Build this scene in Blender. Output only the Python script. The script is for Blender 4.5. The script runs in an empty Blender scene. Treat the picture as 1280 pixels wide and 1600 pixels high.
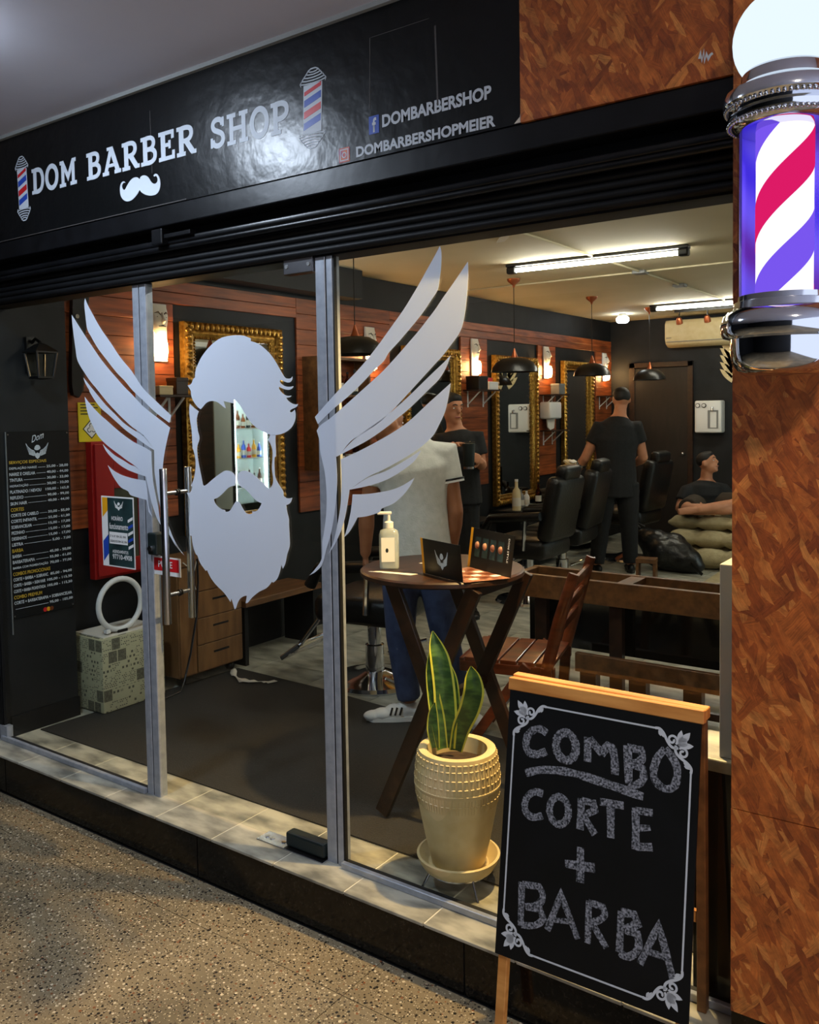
import bpy, bmesh, math, random
from mathutils import Vector, Matrix
from mathutils.geometry import tessellate_polygon
random.seed(7)
sc = bpy.context.scene
COL = sc.collection

# ---------------------------------------------------------------- camera, world, exposure
CAM = Vector((1.8822854, -2.26446985, 1.57))
FW = Vector((-0.58379788, 0.81030922, -0.05078382))
RT = Vector((0.81173744, 0.58378665, -0.01659767))
UP = Vector((-0.01619767, 0.05091282, 0.99857174))
FPX, PX0, PY0 = 1364.46, 621.453, 710.158
cd = bpy.data.cameras.new('camera')
cam = bpy.data.objects.new('camera', cd)
COL.objects.link(cam)
cd.sensor_fit = 'AUTO'
cd.sensor_width = 36.0
cd.lens = FPX / 1600 * 36.0
cd.shift_x = (640 - PX0) / 1600
cd.shift_y = -(800 - PY0) / 1600
cd.clip_start = 0.05
m = Matrix((RT, UP, -FW)).transposed().to_4x4()
m.translation = CAM
cam.matrix_world = m
sc.camera = cam

w = bpy.data.worlds.new('world')
sc.world = w
w.use_nodes = True
w.node_tree.nodes['Background'].inputs[0].default_value = (0.42, 0.46, 0.56, 1)
w.node_tree.nodes['Background'].inputs[1].default_value = 1.2

sc.view_settings.view_transform = 'Standard'
sc.view_settings.look = 'None'
sc.view_settings.exposure = 1.05
sc.view_settings.gamma = 1.0
sc.view_settings.use_curve_mapping = False
sc.cycles.use_denoising = True
sc.cycles.max_bounces = 7
sc.cycles.diffuse_bounces = 3
sc.cycles.glossy_bounces = 4
sc.cycles.use_adaptive_sampling = True
sc.cycles.adaptive_threshold = 0.025
sc.cycles.transparent_max_bounces = 24
sc.cycles.sample_clamp_indirect = 4.0

# ---------------------------------------------------------------- helpers
def lin(r, g, b):
    def f(c):
        c /= 255.0
        return c / 12.92 if c <= 0.04045 else ((c + 0.055) / 1.055) ** 2.4
    return (f(r), f(g), f(b), 1.0)

def pix(px, py, x=None, y=None, z=None):
    """point of the place seen at a pixel of the photograph, on a plane of constant x, y or z"""
    d = FW + RT * ((px - PX0) / FPX) - UP * ((py - PY0) / FPX)
    if x is not None: t = (x - CAM.x) / d.x
    elif y is not None: t = (y - CAM.y) / d.y
    else: t = (z - CAM.z) / d.z
    return CAM + d * t

def pixplane(px, py, o, n):
    d = FW + RT * ((px - PX0) / FPX) - UP * ((py - PY0) / FPX)
    t = (o - CAM).dot(n) / d.dot(n)
    return CAM + d * t

MATS = {}
def mat(name, col, rough=0.5, metal=0.0, col2=None, scale=8.0, detail=4.0, bump=0.0, bscale=60.0, spec=0.5,
        coat=0.0, emit=None, estr=0.0, trans=0.0, ramp=(0.35, 0.65), stretch=(1, 1, 1), rnd=0.0, alpha=1.0, ior=1.45, sss=0.0):
    m = bpy.data.materials.new(name)
    m.use_nodes = True
    nt = m.node_tree
    N, L = nt.nodes, nt.links
    b = N['Principled BSDF']
    b.inputs['Base Color'].default_value = col
    b.inputs['Roughness'].default_value = rough
    b.inputs['Metallic'].default_value = metal
    b.inputs['Specular IOR Level'].default_value = spec
    b.inputs['Coat Weight'].default_value = coat
    b.inputs['Coat Roughness'].default_value = 0.08
    b.inputs['Transmission Weight'].default_value = trans
    b.inputs['IOR'].default_value = ior
    b.inputs['Alpha'].default_value = alpha
    if sss:
        b.inputs['Subsurface Weight'].default_value = sss
        b.inputs['Subsurface Radius'].default_value = (0.02, 0.008, 0.004)
    if emit:
        b.inputs['Emission Color'].default_value = emit
        b.inputs['Emission Strength'].default_value = estr
    tc = N.new('ShaderNodeTexCoord')
    out = None
    if col2:
        mp = N.new('ShaderNodeMapping')
        mp.inputs['Scale'].default_value = stretch
        L.new(tc.outputs['Object'], mp.inputs[0])
        n = N.new('ShaderNodeTexNoise')
        n.inputs['Scale'].default_value = scale
        n.inputs['Detail'].default_value = detail
        L.new(mp.outputs[0], n.inputs[0])
        r = N.new('ShaderNodeValToRGB')
        r.color_ramp.elements[0].position, r.color_ramp.elements[1].position = ramp
        r.color_ramp.elements[0].color, r.color_ramp.elements[1].color = col, col2
        L.new(n.outputs['Fac'], r.inputs[0])
        out = r.outputs[0]
    if rnd:
        oi = N.new('ShaderNodeObjectInfo')
        mr = N.new('ShaderNodeMapRange')
        mr.inputs[3].default_value, mr.inputs[4].default_value = 1 - rnd, 1 + rnd
        L.new(oi.outputs['Random'], mr.inputs[0])
        mx = N.new('ShaderNodeVectorMath'); mx.operation = 'SCALE'
        if out: L.new(out, mx.inputs[0])
        else: mx.inputs[0].default_value = col[:3]
        L.new(mr.outputs[0], mx.inputs['Scale'])
        out = mx.outputs[0]
    if out: L.new(out, b.inputs['Base Color'])
    if bump:
        n2 = N.new('ShaderNodeTexNoise')
        n2.inputs['Scale'].default_value = bscale
        n2.inputs['Detail'].default_value = 3
        L.new(tc.outputs['Object'], n2.inputs[0])
        bp = N.new('ShaderNodeBump')
        bp.inputs['Strength'].default_value = bump
        bp.inputs['Distance'].default_value = 0.01
        L.new(n2.outputs['Fac'], bp.inputs['Height'])
        L.new(bp.outputs[0], b.inputs['Normal'])
    MATS[name] = m
    return m

def emis(name, col, strength):
    m = bpy.data.materials.new(name); m.use_nodes = True
    nt = m.node_tree; nt.nodes.clear()
    e = nt.nodes.new('ShaderNodeEmission'); o = nt.nodes.new('ShaderNodeOutputMaterial')
    e.inputs[0].default_value = col; e.inputs[1].default_value = strength
    nt.links.new(e.outputs[0], o.inputs[0])
    MATS[name] = m
    return m

def glassmat(name, tint, rough=0.0, ior=1.45, gloss=1.0):
    """clear sheet: transmits straight through, reflects by Fresnel on its outer faces"""
    m = bpy.data.materials.new(name); m.use_nodes = True
    nt = m.node_tree; nt.nodes.clear(); N, L = nt.nodes, nt.links
    o = N.new('ShaderNodeOutputMaterial'); t = N.new('ShaderNodeBsdfTransparent'); g = N.new('ShaderNodeBsdfGlossy')
    t.inputs[0].default_value = tint; g.inputs['Roughness'].default_value = rough
    fr = N.new('ShaderNodeFresnel'); fr.inputs[0].default_value = ior
    ge = N.new('ShaderNodeNewGeometry')
    inv = N.new('ShaderNodeMath'); inv.operation = 'SUBTRACT'; inv.inputs[0].default_value = 1.0
    L.new(ge.outputs['Backfacing'], inv.inputs[1])
    mu = N.new('ShaderNodeMath'); mu.operation = 'MULTIPLY'
    L.new(fr.outputs[0], mu.inputs[0]); L.new(inv.outputs[0], mu.inputs[1])
    mu2 = N.new('ShaderNodeMath'); mu2.operation = 'MULTIPLY'; mu2.inputs[1].default_value = gloss
    L.new(mu.outputs[0], mu2.inputs[0])
    mx = N.new('ShaderNodeMixShader')
    L.new(mu2.outputs[0], mx.inputs[0]); L.new(t.outputs[0], mx.inputs[1]); L.new(g.outputs[0], mx.inputs[2])
    L.new(mx.outputs[0], o.inputs[0])
    MATS[name] = m
    return m

class MB:
    def __init__(s): s.v, s.f, s.mi, s.cur = [], [], [], 0
    def add(s, vs, fs):
        o = len(s.v)
        s.v += [tuple(p) for p in vs]
        for f in fs:
            s.f.append(tuple(i + o for i in f)); s.mi.append(s.cur)
        return s
    def box(s, c, d, rot=None):
        c = Vector(c); h = Vector(d) / 2
        vs = []
        for sx in (-1, 1):
            for sy in (-1, 1):
                for sz in (-1, 1):
                    p = Vector((sx * h.x, sy * h.y, sz * h.z))
                    if rot is not None: p = rot @ p
                    vs.append(c + p)
        return s.add(vs, [(0, 1, 3, 2), (4, 6, 7, 5), (0, 4, 5, 1), (2, 3, 7, 6), (0, 2, 6, 4), (1, 5, 7, 3)])
    def b2(s, lo, hi):
        return s.box([(a + b) / 2 for a, b in zip(lo, hi)], [b - a for a, b in zip(lo, hi)])
    def bar(s, p0, p1, wdt, hgt, up=(0, 0, 1)):
        p0, p1 = Vector(p0), Vector(p1); d = p1 - p0; L = d.length; d.normalize()
        u = Vector(up)
        if abs(d.dot(u)) > 0.98: u = Vector((0, 1, 0))
        sd = d.cross(u).normalized(); u = sd.cross(d)
        R = Matrix((sd, d, u)).transposed()
        return s.box((p0 + p1) / 2, (wdt, L, hgt), R)
    def tube(s, pts, rad, n=8, cap=True, flat=1.0, up=None):
        pts = [Vector(p) for p in pts]
        if not hasattr(rad, '__len__'): rad = [rad] * len(pts)
        vs, fs = [], []
        pu = Vector(up) if up else None
        for i, p in enumerate(pts):
            a = pts[max(0, i - 1)]; b = pts[min(len(pts) - 1, i + 1)]
            d = (b - a).normalized() if (b - a).length > 1e-9 else Vector((0, 0, 1))
            if pu is None or abs(d.dot(pu)) > 0.99:
                pu = Vector((0, 0, 1)) if abs(d.z) < 0.9 else Vector((1, 0, 0))
            x = (pu - d * pu.dot(d)).normalized(); y = d.cross(x)
            pu = x
            r = rad[i]
            rx, ry = (r if hasattr(r, '__len__') else (r, r * flat))
            for k in range(n):
                t = 2 * math.pi * k / n
                vs.append(p + x * math.cos(t) * rx + y * math.sin(t) * ry)
        for i in range(len(pts) - 1):
            for k in range(n):
                k2 = (k + 1) % n
                fs.append((i * n + k, i * n + k2, (i + 1) * n + k2, (i + 1) * n + k))
        if cap:
            fs.append(tuple(range(n - 1, -1, -1)))
            fs.append(tuple((len(pts) - 1) * n + k for k in range(n)))
        return s.add(vs, fs)
    def cyl(s, p0, p1, r0, r1=None, n=16): return s.tube([p0, p1], [r0, r0 if r1 is None else r1], n)
    def lathe(s, prof, n=24, c=(0, 0, 0), R=None, cap=True, a0=0.0, a1=2 * math.pi):
        c = Vector(c); vs, fs = [], []
        full = abs(a1 - a0 - 2 * math.pi) < 1e-6
        cnt = n if full else n + 1
        for r, z in prof:
            for k in range(cnt):
                t = a0 + (a1 - a0) * k / n
                p = Vector((r * math.cos(t), r * math.sin(t), z))
                vs.append(c + (R @ p if R is not None else p))
        for i in range(len(prof) - 1):
            for k in range(n):
                k2 = (k + 1) % cnt
                fs.append((i * cnt + k, i * cnt + k2, (i + 1) * cnt + k2, (i + 1) * cnt + k))
        if cap and full:
            if prof[0][0] > 1e-6: fs.append(tuple(range(n - 1, -1, -1)))
            if prof[-1][0] > 1e-6: fs.append(tuple((len(prof) - 1) * n + k for k in range(n)))
        return s.add(vs, fs)
    def ball(s, c, r, n=12, R=None):
        if not hasattr(r, '__len__'): r = (r, r, r)
        c = Vector(c); m = max(4, n // 2); vs, fs = [], []
        for i in range(m + 1):
            ph = math.pi * i / m
            for k in range(n):
                t = 2 * math.pi * k / n
                p = Vector((math.sin(ph) * math.cos(t) * r[0], math.sin(ph) * math.sin(t) * r[1], -math.cos(ph) * r[2]))
                vs.append(c + (R @ p if R is not None else p))
        for i in range(m):
            for k in range(n):
                k2 = (k + 1) % n
                fs.append((i * n + k, i * n + k2, (i + 1) * n + k2, (i + 1) * n + k))
        return s.add(vs, fs)
    def prism(s, poly, fn, t):
        """poly: 2D outline, fn(u,v,w)->3D, t: thickness along w (0..t)"""
        P = [Vector((p[0], p[1], 0)) for p in poly]
        ar = sum(P[i].x * P[(i + 1) % len(P)].y - P[(i + 1) % len(P)].x * P[i].y for i in range(len(P)))
        if ar < 0: P.reverse()
        n = len(P)
        tris = tessellate_polygon([P])
        vs = [fn(p.x, p.y, 0) for p in P] + [fn(p.x, p.y, t) for p in P]
        fs = [tuple(reversed(q)) for q in tris] + [tuple(i + n for i in q) for q in tris]
        fs += [(i, (i + 1) % n, n + (i + 1) % n, n + i) for i in range(n)]
        return s.add(vs, fs)
    def ribbon(s, pts, wd, fn, t, closed=False):
        """flat stroke of width wd (number or list) along 2D points"""
        P = [Vector((p[0], p[1])) for p in pts]; n = len(P)
        W = wd if hasattr(wd, '__len__') else [wd] * n
        Lf, Rg = [], []
        for i in range(n):
            a = P[(i - 1) % n] if (closed or i > 0) else P[i]
            b = P[(i + 1) % n] if (closed or i < n - 1) else P[i]
            d1 = (P[i] - a).normalized() if (P[i] - a).length > 1e-9 else None
            d2 = (b - P[i]).normalized() if (b - P[i]).length > 1e-9 else None
            if d1 is None: d1 = d2
            if d2 is None: d2 = d1
            nn = Vector((-(d1.y + d2.y), d1.x + d2.x))
            if nn.length < 1e-6: nn = Vector((-d1.y, d1.x))
            nn.normalize()
            cs = max(0.5, nn.dot(Vector((-d1.y, d1.x))))
            Lf.append(P[i] + nn * (W[i] / 2 / cs)); Rg.append(P[i] - nn * (W[i] / 2 / cs))
        rng = range(n) if closed else range(n - 1)
        vs, fs = [], []
        for w_ in (0, t):
            vs += [fn(p.x, p.y, w_) for p in Lf] + [fn(p.x, p.y, w_) for p in Rg]
        for i in rng:
            j = (i + 1) % n
            fs += [(i, n + i, n + j, j), (2 * n + i, 2 * n + j, 3 * n + j, 3 * n + i),
                   (i, j, 2 * n + j, 2 * n + i), (n + i, 3 * n + i, 3 * n + j, n + j)]
        if not closed:
            fs += [(0, 2 * n, 3 * n, n), (n - 1, 2 * n - 1, 4 * n - 1, 3 * n - 1)]
        return s.add(vs, fs)
    def build(s, name, material, parent=None, smooth=None, bevel=0.0, seg=2, world=False, loc=None, recalc=True):
        me = bpy.data.meshes.new(name)
        off = Vector((0, 0, 0))
        if world and parent is not None:
            q = parent; M = Matrix.Identity(4)
            chain = []
            while q is not None: chain.append(q); q = q.parent
            for q in reversed(chain): M = M @ Matrix.LocRotScale(q.location, q.rotation_euler, q.scale)
            inv = M.inverted()
            vs = [tuple(inv @ Vector(p)) for p in s.v]
        else: vs = s.v
        me.from_pydata(vs, [], s.f)
        ms = material if isinstance(material, (list, tuple)) else [material]
        for q in ms: me.materials.append(q)
        if len(ms) > 1: me.polygons.foreach_set('material_index', s.mi)
        if recalc or bevel:
            bm = bmesh.new(); bm.from_mesh(me)
            if recalc: bmesh.ops.recalc_face_normals(bm, faces=bm.faces)
            if bevel:
                es = [e for e in bm.edges if len(e.link_faces) == 2 and e.calc_face_angle(0) > 0.6]
                bmesh.ops.bevel(bm, geom=es, offset=bevel, segments=seg, affect='EDGES', profile=0.5, clamp_overlap=True)
            bm.to_mesh(me); bm.free()
        if smooth is not None:
            me.shade_smooth()
            me.set_sharp_from_angle(angle=math.radians(smooth))
        me.update()
        o = bpy.data.objects.new(name, me)
        COL.objects.link(o)
        if parent is not None: o.parent = parent
        if loc is not None: o.location = loc
        return o

def tag(o, label=None, cat=None, group=None, kind=None):
    if label: o['label'] = label
    if cat: o['category'] = cat
    if group: o['group'] = group
    if kind: o['kind'] = kind
    return o
def thing(name, label, cat, loc=(0, 0, 0), rotz=0.0, group=None, kind=None):
    o = bpy.data.objects.new(name, None)
    o.empty_display_size = 0.1
    COL.objects.link(o)
    o.location = loc; o.rotation_euler = (0, 0, rotz)
    return tag(o, label, cat, group, kind)
def struct(name, label=None, loc=(0, 0, 0)):
    o = bpy.data.objects.new(name, None); COL.objects.link(o); o.location = loc
    return tag(o, label, None, None, 'structure')
def copy_tree(o, parent=None):
    c = o.copy(); COL.objects.link(c); c.parent = parent
    for ch in list(o.children): copy_tree(ch, c)
    return c

def smoothpoly(P, k=3, corner=48, closed=True):
    """Catmull-Rom through outline points, keeping sharp corners sharp"""
    P = [Vector((p[0], p[1])) for p in P]; n = len(P); out = []
    cr = []
    for i in range(n):
        a, b, c = P[(i - 1) % n], P[i], P[(i + 1) % n]
        d1, d2 = (b - a), (c - b)
        cr.append(d1.length < 1e-9 or d2.length < 1e-9 or d1.angle(d2) > math.radians(corner) or (not closed and i in (0, n - 1)))
    for i in range(n if closed else n - 1):
        j = (i + 1) % n
        p1, p2 = P[i], P[j]
        L = (p2 - p1).length
        def tan(i0):
            if cr[i0]: return None
            q = (P[(i0 + 1) % n] - P[(i0 - 1) % n])
            return q.normalized() * L if q.length > 1e-9 else None
        t1, t2 = tan(i), tan(j)
        if t1 is None and t2 is None: t1 = t2 = p2 - p1
        elif t1 is None: t1 = (p2 - p1) * 1.5 - t2 * 0.5
        elif t2 is None: t2 = (p2 - p1) * 1.5 - t1 * 0.5
        kk = k if L > 0 else 1
        for q in range(kk):
            t = q / kk; t_2, t_3 = t * t, t * t * t
            out.append(p1 * (2 * t_3 - 3 * t_2 + 1) + t1 * (t_3 - 2 * t_2 + t) + p2 * (-2 * t_3 + 3 * t_2) + t2 * (t_3 - t_2))
    if not closed: out.append(P[-1])
    return out

def text(s, o, U, V, wd, ht, material, parent, name='lettering', bold=0.0, t=0.0006, shear=0.0, center=False):
    """lettering fitted into wd x ht, lower-left corner at o, along U (right) and V (up)"""
    cu = bpy.data.curves.new('tmp', 'FONT')
    cu.body = s; cu.size = 1.0; cu.offset = bold; cu.shear = shear; cu.resolution_u = 3
    ob = bpy.data.objects.new('tmp', cu)
    me = bpy.data.meshes.new_from_object(ob)
    bpy.data.objects.remove(ob); bpy.data.curves.remove(cu)
    xs = [v.co.x for v in me.vertices]; ys = [v.co.y for v in me.vertices]
    if not xs: return None
    x0, x1, y0, y1 = min(xs), max(xs), min(ys), max(ys)
    sy = ht / max(1e-6, y1 - y0); sx = wd / max(1e-6, x1 - x0) if wd else sy
    o, U, V = Vector(o), Vector(U).normalized(), Vector(V).normalized(); Nn = U.cross(V)
    for v in me.vertices:
        v.co = o + U * ((v.co.x - x0) * sx) + V * ((v.co.y - y0) * sy) + Nn * t
    if parent is not None:
        chain = []; q = parent
        while q is not None: chain.append(q); q = q.parent
        M = Matrix.Identity(4)
        for q in reversed(chain): M = M @ Matrix.LocRotScale(q.location, q.rotation_euler, q.scale)
        me.transform(M.inverted())
    me.name = name
    me.materials.append(material)
    ob = bpy.data.objects.new(name, me); COL.objects.link(ob); ob.parent = parent
    return ob

def organic(mb, voxel=0.01, it=4, fac=0.5):
    """overlapping closed shapes fused into one continuous skin"""
    me = bpy.data.meshes.new('tmp'); me.from_pydata(mb.v, [], mb.f)
    bm = bmesh.new(); bm.from_mesh(me); bmesh.ops.recalc_face_normals(bm, faces=bm.faces); bm.to_mesh(me); bm.free()
    ob = bpy.data.objects.new('tmp', me); COL.objects.link(ob)
    r = ob.modifiers.new('r', 'REMESH'); r.mode = 'VOXEL'; r.voxel_size = voxel
    s = ob.modifiers.new('s', 'SMOOTH'); s.iterations = it; s.factor = fac
    bpy.context.view_layer.update()
    dg = bpy.context.evaluated_depsgraph_get()
    out = bpy.data.meshes.new_from_object(ob.evaluated_get(dg))
    bpy.data.objects.remove(ob); bpy.data.meshes.remove(me)
    out.shade_smooth()
    return out
def put(me, name, material, parent):
    me.name = name; me.materials.clear(); me.materials.append(material)
    o = bpy.data.objects.new(name, me); COL.objects.link(o); o.parent = parent
    return o
XZ = lambda yy, s=-1: (lambda u, v, w_: Vector((u, yy + s * w_, v)))       # facade plane, thickness toward the street
# ---------------------------------------------------------------- materials
def osb_mat():
    m = bpy.data.materials.new('osb'); m.use_nodes = True
    nt = m.node_tree; N, L = nt.nodes, nt.links; b = N['Principled BSDF']
    tc = N.new('ShaderNodeTexCoord')
    base = N.new('ShaderNodeTexNoise'); base.inputs['Scale'].default_value = 5; base.inputs['Detail'].default_value = 6
    L.new(tc.outputs['Object'], base.inputs[0])
    cr = N.new('ShaderNodeValToRGB')
    cr.color_ramp.elements[0].position, cr.color_ramp.elements[1].position = 0.3, 0.7
    cr.color_ramp.elements[0].color, cr.color_ramp.elements[1].color = lin(140, 68, 24), lin(176, 94, 38)
    L.new(base.outputs[0], cr.inputs[0])
    last = cr.outputs[0]; hts = []
    cfg = [(0.2, (9, 1, 36), 0.4), (1.45, (11, 1, 48), 0.5), (-0.5, (7, 1, 38), 0.6), (2.1, (12, 1, 60), 0.55), (0.9, (6, 1, 34), 0.74), (-1.1, (20, 1, 80), 0.55)]
    for i, (ang, scl, th) in enumerate(cfg):
        wn = N.new('ShaderNodeTexNoise'); wn.inputs['Scale'].default_value = 9; wn.inputs['Detail'].default_value = 2
        L.new(tc.outputs['Object'], wn.inputs[0])
        ad = N.new('ShaderNodeMix'); ad.data_type = 'VECTOR'; ad.inputs[0].default_value = 0.028
        L.new(tc.outputs['Object'], ad.inputs[4]); L.new(wn.outputs['Color'], ad.inputs[5])
        mp0 = N.new('ShaderNodeMapping'); mp0.inputs['Rotation'].default_value = (0, ang, 0)
        mp0.inputs['Location'].default_value = (i * 3.1, 0, i * 1.7)
        L.new(ad.outputs[1], mp0.inputs[0])
        mp = N.new('ShaderNodeMapping'); mp.inputs['Scale'].default_value = scl
        L.new(mp0.outputs[0], mp.inputs[0])
        v = N.new('ShaderNodeTexVoronoi'); v.inputs['Scale'].default_value = 1.0; v.voronoi_dimensions = '2D'
        sx = N.new('ShaderNodeSeparateXYZ'); cx = N.new('ShaderNodeCombineXYZ')
        L.new(mp.outputs[0], sx.inputs[0]); L.new(sx.outputs[0], cx.inputs[0]); L.new(sx.outputs[2], cx.inputs[1])
        L.new(cx.outputs[0], v.inputs[0])
        sp = N.new('ShaderNodeSeparateColor'); L.new(v.outputs['Color'], sp.inputs[0])
        gt = N.new('ShaderNodeMath'); gt.operation = 'GREATER_THAN'; gt.inputs[1].default_value = th
        L.new(sp.outputs[0], gt.inputs[0])
        rp = N.new('ShaderNodeValToRGB'); e = rp.color_ramp.elements
        e[0].color, e[1].color = lin(134, 62, 22), lin(202, 128, 62)
        e.new(0.3).color = lin(156, 78, 28); e.new(0.75).color = lin(180, 98, 40)
        L.new(sp.outputs[1], rp.inputs[0])
        gr = N.new('ShaderNodeTexNoise'); gr.inputs['Scale'].default_value = 6; gr.inputs['Detail'].default_value = 5
        mg = N.new('ShaderNodeMapping'); mg.inputs['Scale'].default_value = (0.25, 1, 2.2); L.new(mp.outputs[0], mg.inputs[0]); L.new(mg.outputs[0], gr.inputs[0])
        gm = N.new('ShaderNodeMapRange'); gm.inputs[1].default_value, gm.inputs[2].default_value = 0.3, 0.7
        gm.inputs[3].default_value, gm.inputs[4].default_value = 0.66, 1.2; L.new(gr.outputs[0], gm.inputs[0])
        sc_ = N.new('ShaderNodeVectorMath'); sc_.operation = 'SCALE'
        L.new(rp.outputs[0], sc_.inputs[0]); L.new(gm.outputs[0], sc_.inputs['Scale'])
        mx = N.new('ShaderNodeMix'); mx.data_type = 'RGBA'
        L.new(gt.outputs[0], mx.inputs[0]); L.new(last, mx.inputs[6]); L.new(sc_.outputs[0], mx.inputs[7])
        last = mx.outputs[2]
        hm = N.new('ShaderNodeMath'); hm.operation = 'MULTIPLY'; L.new(gt.outputs[0], hm.inputs[0]); L.new(sp.outputs[2], hm.inputs[1])
        hts.append(hm.outputs[0])
    h = hts[0]
    for q in hts[1:]:
        mxm = N.new('ShaderNodeMath'); mxm.operation = 'MAXIMUM'; L.new(h, mxm.inputs[0]); L.new(q, mxm.inputs[1]); h = mxm.outputs[0]
    fn1 = N.new('ShaderNodeTexNoise'); fn1.inputs['Scale'].default_value = 26; fn1.inputs['Detail'].default_value = 8; fn1.inputs['Roughness'].default_value = .7
    L.new(tc.outputs['Object'], fn1.inputs[0])
    fm = N.new('ShaderNodeMapRange'); fm.inputs[1].default_value, fm.inputs[2].default_value = .3, .68; fm.inputs[3].default_value, fm.inputs[4].default_value = .55, 1.25
    L.new(fn1.outputs[0], fm.inputs[0])
    fs2 = N.new('ShaderNodeVectorMath'); fs2.operation = 'SCALE'; L.new(last, fs2.inputs[0]); L.new(fm.outputs[0], fs2.inputs['Scale'])
    L.new(fs2.outputs[0], b.inputs['Base Color'])
    bp = N.new('ShaderNodeBump'); bp.inputs['Strength'].default_value = 0.35; bp.inputs['Distance'].default_value = 0.004
    L.new(h, bp.inputs['Height']); L.new(bp.outputs[0], b.inputs['Normal'])
    b.inputs['Roughness'].default_value = 0.5; b.inputs['Coat Weight'].default_value = 0.15; b.inputs['Coat Roughness'].default_value = 0.35
    MATS['osb'] = m
    return m

def terrazzo_mat():
    m = bpy.data.materials.new('terrazzo'); m.use_nodes = True
    nt = m.node_tree; N, L = nt.nodes, nt.links; b = N['Principled BSDF']
    tc = N.new('ShaderNodeTexCoord')
    n = N.new('ShaderNodeTexNoise'); n.inputs['Scale'].default_value = 1.6; n.inputs['Detail'].default_value = 6
    L.new(tc.outputs['Object'], n.inputs[0])
    r = N.new('ShaderNodeValToRGB'); r.color_ramp.elements[0].color, r.color_ramp.elements[1].color = lin(104, 95, 76), lin(140, 126, 100)
    r.color_ramp.elements[0].position, r.color_ramp.elements[1].position = 0.35, 0.65
    L.new(n.outputs[0], r.inputs[0]); last = r.outputs[0]
    for s_, th, c in ((70, 0.20, lin(26, 24, 20)), (105, 0.20, lin(54, 42, 32)), (60, 0.15, lin(196, 184, 158)), (130, 0.18, lin(176, 166, 140)), (44, 0.11, lin(120, 74, 44))):
        v = N.new('ShaderNodeTexVoronoi'); v.inputs['Scale'].default_value = s_
        L.new(tc.outputs['Object'], v.inputs[0])
        sp = N.new('ShaderNodeSeparateColor'); L.new(v.outputs['Color'], sp.inputs[0])
        mu = N.new('ShaderNodeMath'); mu.operation = 'MULTIPLY'; mu.inputs[1].default_value = th * 2.0
        L.new(sp.outputs[0], mu.inputs[0])
        lt = N.new('ShaderNodeMath'); lt.operation = 'LESS_THAN'
        L.new(v.outputs['Distance'], lt.inputs[0]); L.new(mu.outputs[0], lt.inputs[1])
        mx = N.new('ShaderNodeMix'); mx.data_type = 'RGBA'
        L.new(lt.outputs[0], mx.inputs[0]); L.new(last, mx.inputs[6]); mx.inputs[7].default_value = c
        last = mx.outputs[2]
    L.new(last, b.inputs['Base Color']); b.inputs['Roughness'].default_value = 0.42
    MATS['terrazzo'] = m
    return m
osb_mat(); terrazzo_mat()
mat('granite', lin(10, 10, 10), 0.12, col2=lin(46, 40, 34), scale=110, detail=2, ramp=(0.55, 0.8), spec=0.35)
mat('tile', lin(104, 105, 98), 0.35, col2=lin(180, 178, 164), scale=5, detail=9, stretch=(1, 2.4, 1), rnd=0.08, spec=0.5, ramp=(.36, .62))
mat('grout', lin(214, 212, 200), 0.9)
mat('floor_tile', lin(120, 120, 108), 0.28, col2=lin(196, 194, 178), scale=4.5, detail=8, stretch=(1, 2.2, 1), rnd=0.06)
mat('rubber_mat', lin(30, 30, 29), 0.62, col2=lin(48, 46, 44), scale=160, detail=2, bump=0.6, bscale=260)
mat('aluminium', lin(168, 174, 184), 0.42, 0.35, col2=lin(150, 157, 168), scale=30, spec=0.5)
mat('steel', lin(196, 198, 204), 0.2, 1.0)
mat('chrome', lin(215, 218, 226), 0.07, 1.0)
mat('gasket', lin(10, 10, 11), 0.6)
mat('black_steel', lin(8, 9, 11), 0.34, col2=lin(15, 16, 19), scale=12, detail=5, bump=0.12, bscale=14, spec=0.4)
mat('black_paint', lin(10, 11, 13), 0.55, col2=lin(17, 18, 20), scale=5, spec=0.3)
mat('black_wall', lin(18, 20, 22), 0.6, col2=lin(27, 29, 32), scale=6, spec=0.35)
mat('sign_black', lin(5, 7, 8), 0.3, col2=lin(9, 11, 13), scale=5, bump=0.28, bscale=13, spec=0.42)
mat('soffit', lin(212, 212, 226), 0.9, col2=lin(220, 220, 232), scale=2)
mat('trim_grey', lin(150, 152, 150), 0.6)
mat('ceiling_white', lin(196, 184, 152), 0.85, col2=lin(206, 195, 164), scale=1.5)
mat('wall_beige', lin(160, 150, 128), 0.8)
mat('plank', lin(106, 50, 22), 0.5, col2=lin(158, 82, 38), scale=5, detail=8, stretch=(6, 0.7, 7), rnd=0.22)
mat('dark_wood', lin(34, 20, 13), 0.38, col2=lin(54, 32, 20), scale=6, detail=8, stretch=(4, 0.8, 4), rnd=0.1)
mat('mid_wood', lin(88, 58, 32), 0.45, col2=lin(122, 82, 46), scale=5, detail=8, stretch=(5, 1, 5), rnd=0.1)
mat('red_wood', lin(92, 42, 20), 0.28, col2=lin(134, 66, 32), scale=5, detail=8, stretch=(1, 5, 5), rnd=0.12, coat=0.3)
mat('pine', lin(186, 122, 58), 0.5, col2=lin(214, 152, 82), scale=4, detail=8, stretch=(1.2, 8, 8), rnd=0.05)
mat('cabinet_wood', lin(104, 70, 38), 0.5, col2=lin(136, 96, 56), scale=4, detail=8, stretch=(5, 5, 0.8), rnd=0.08)
mat('gold', lin(150, 108, 42), 0.32, 0.85, col2=lin(206, 160, 78), scale=40, ramp=(0.4, 0.7))
mat('mirror', lin(205, 208, 205), 0.015, 1.0)
glassmat('glass', (0.93, 0.955, 0.945, 1), 0.0, 1.45, 0.8)
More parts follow.
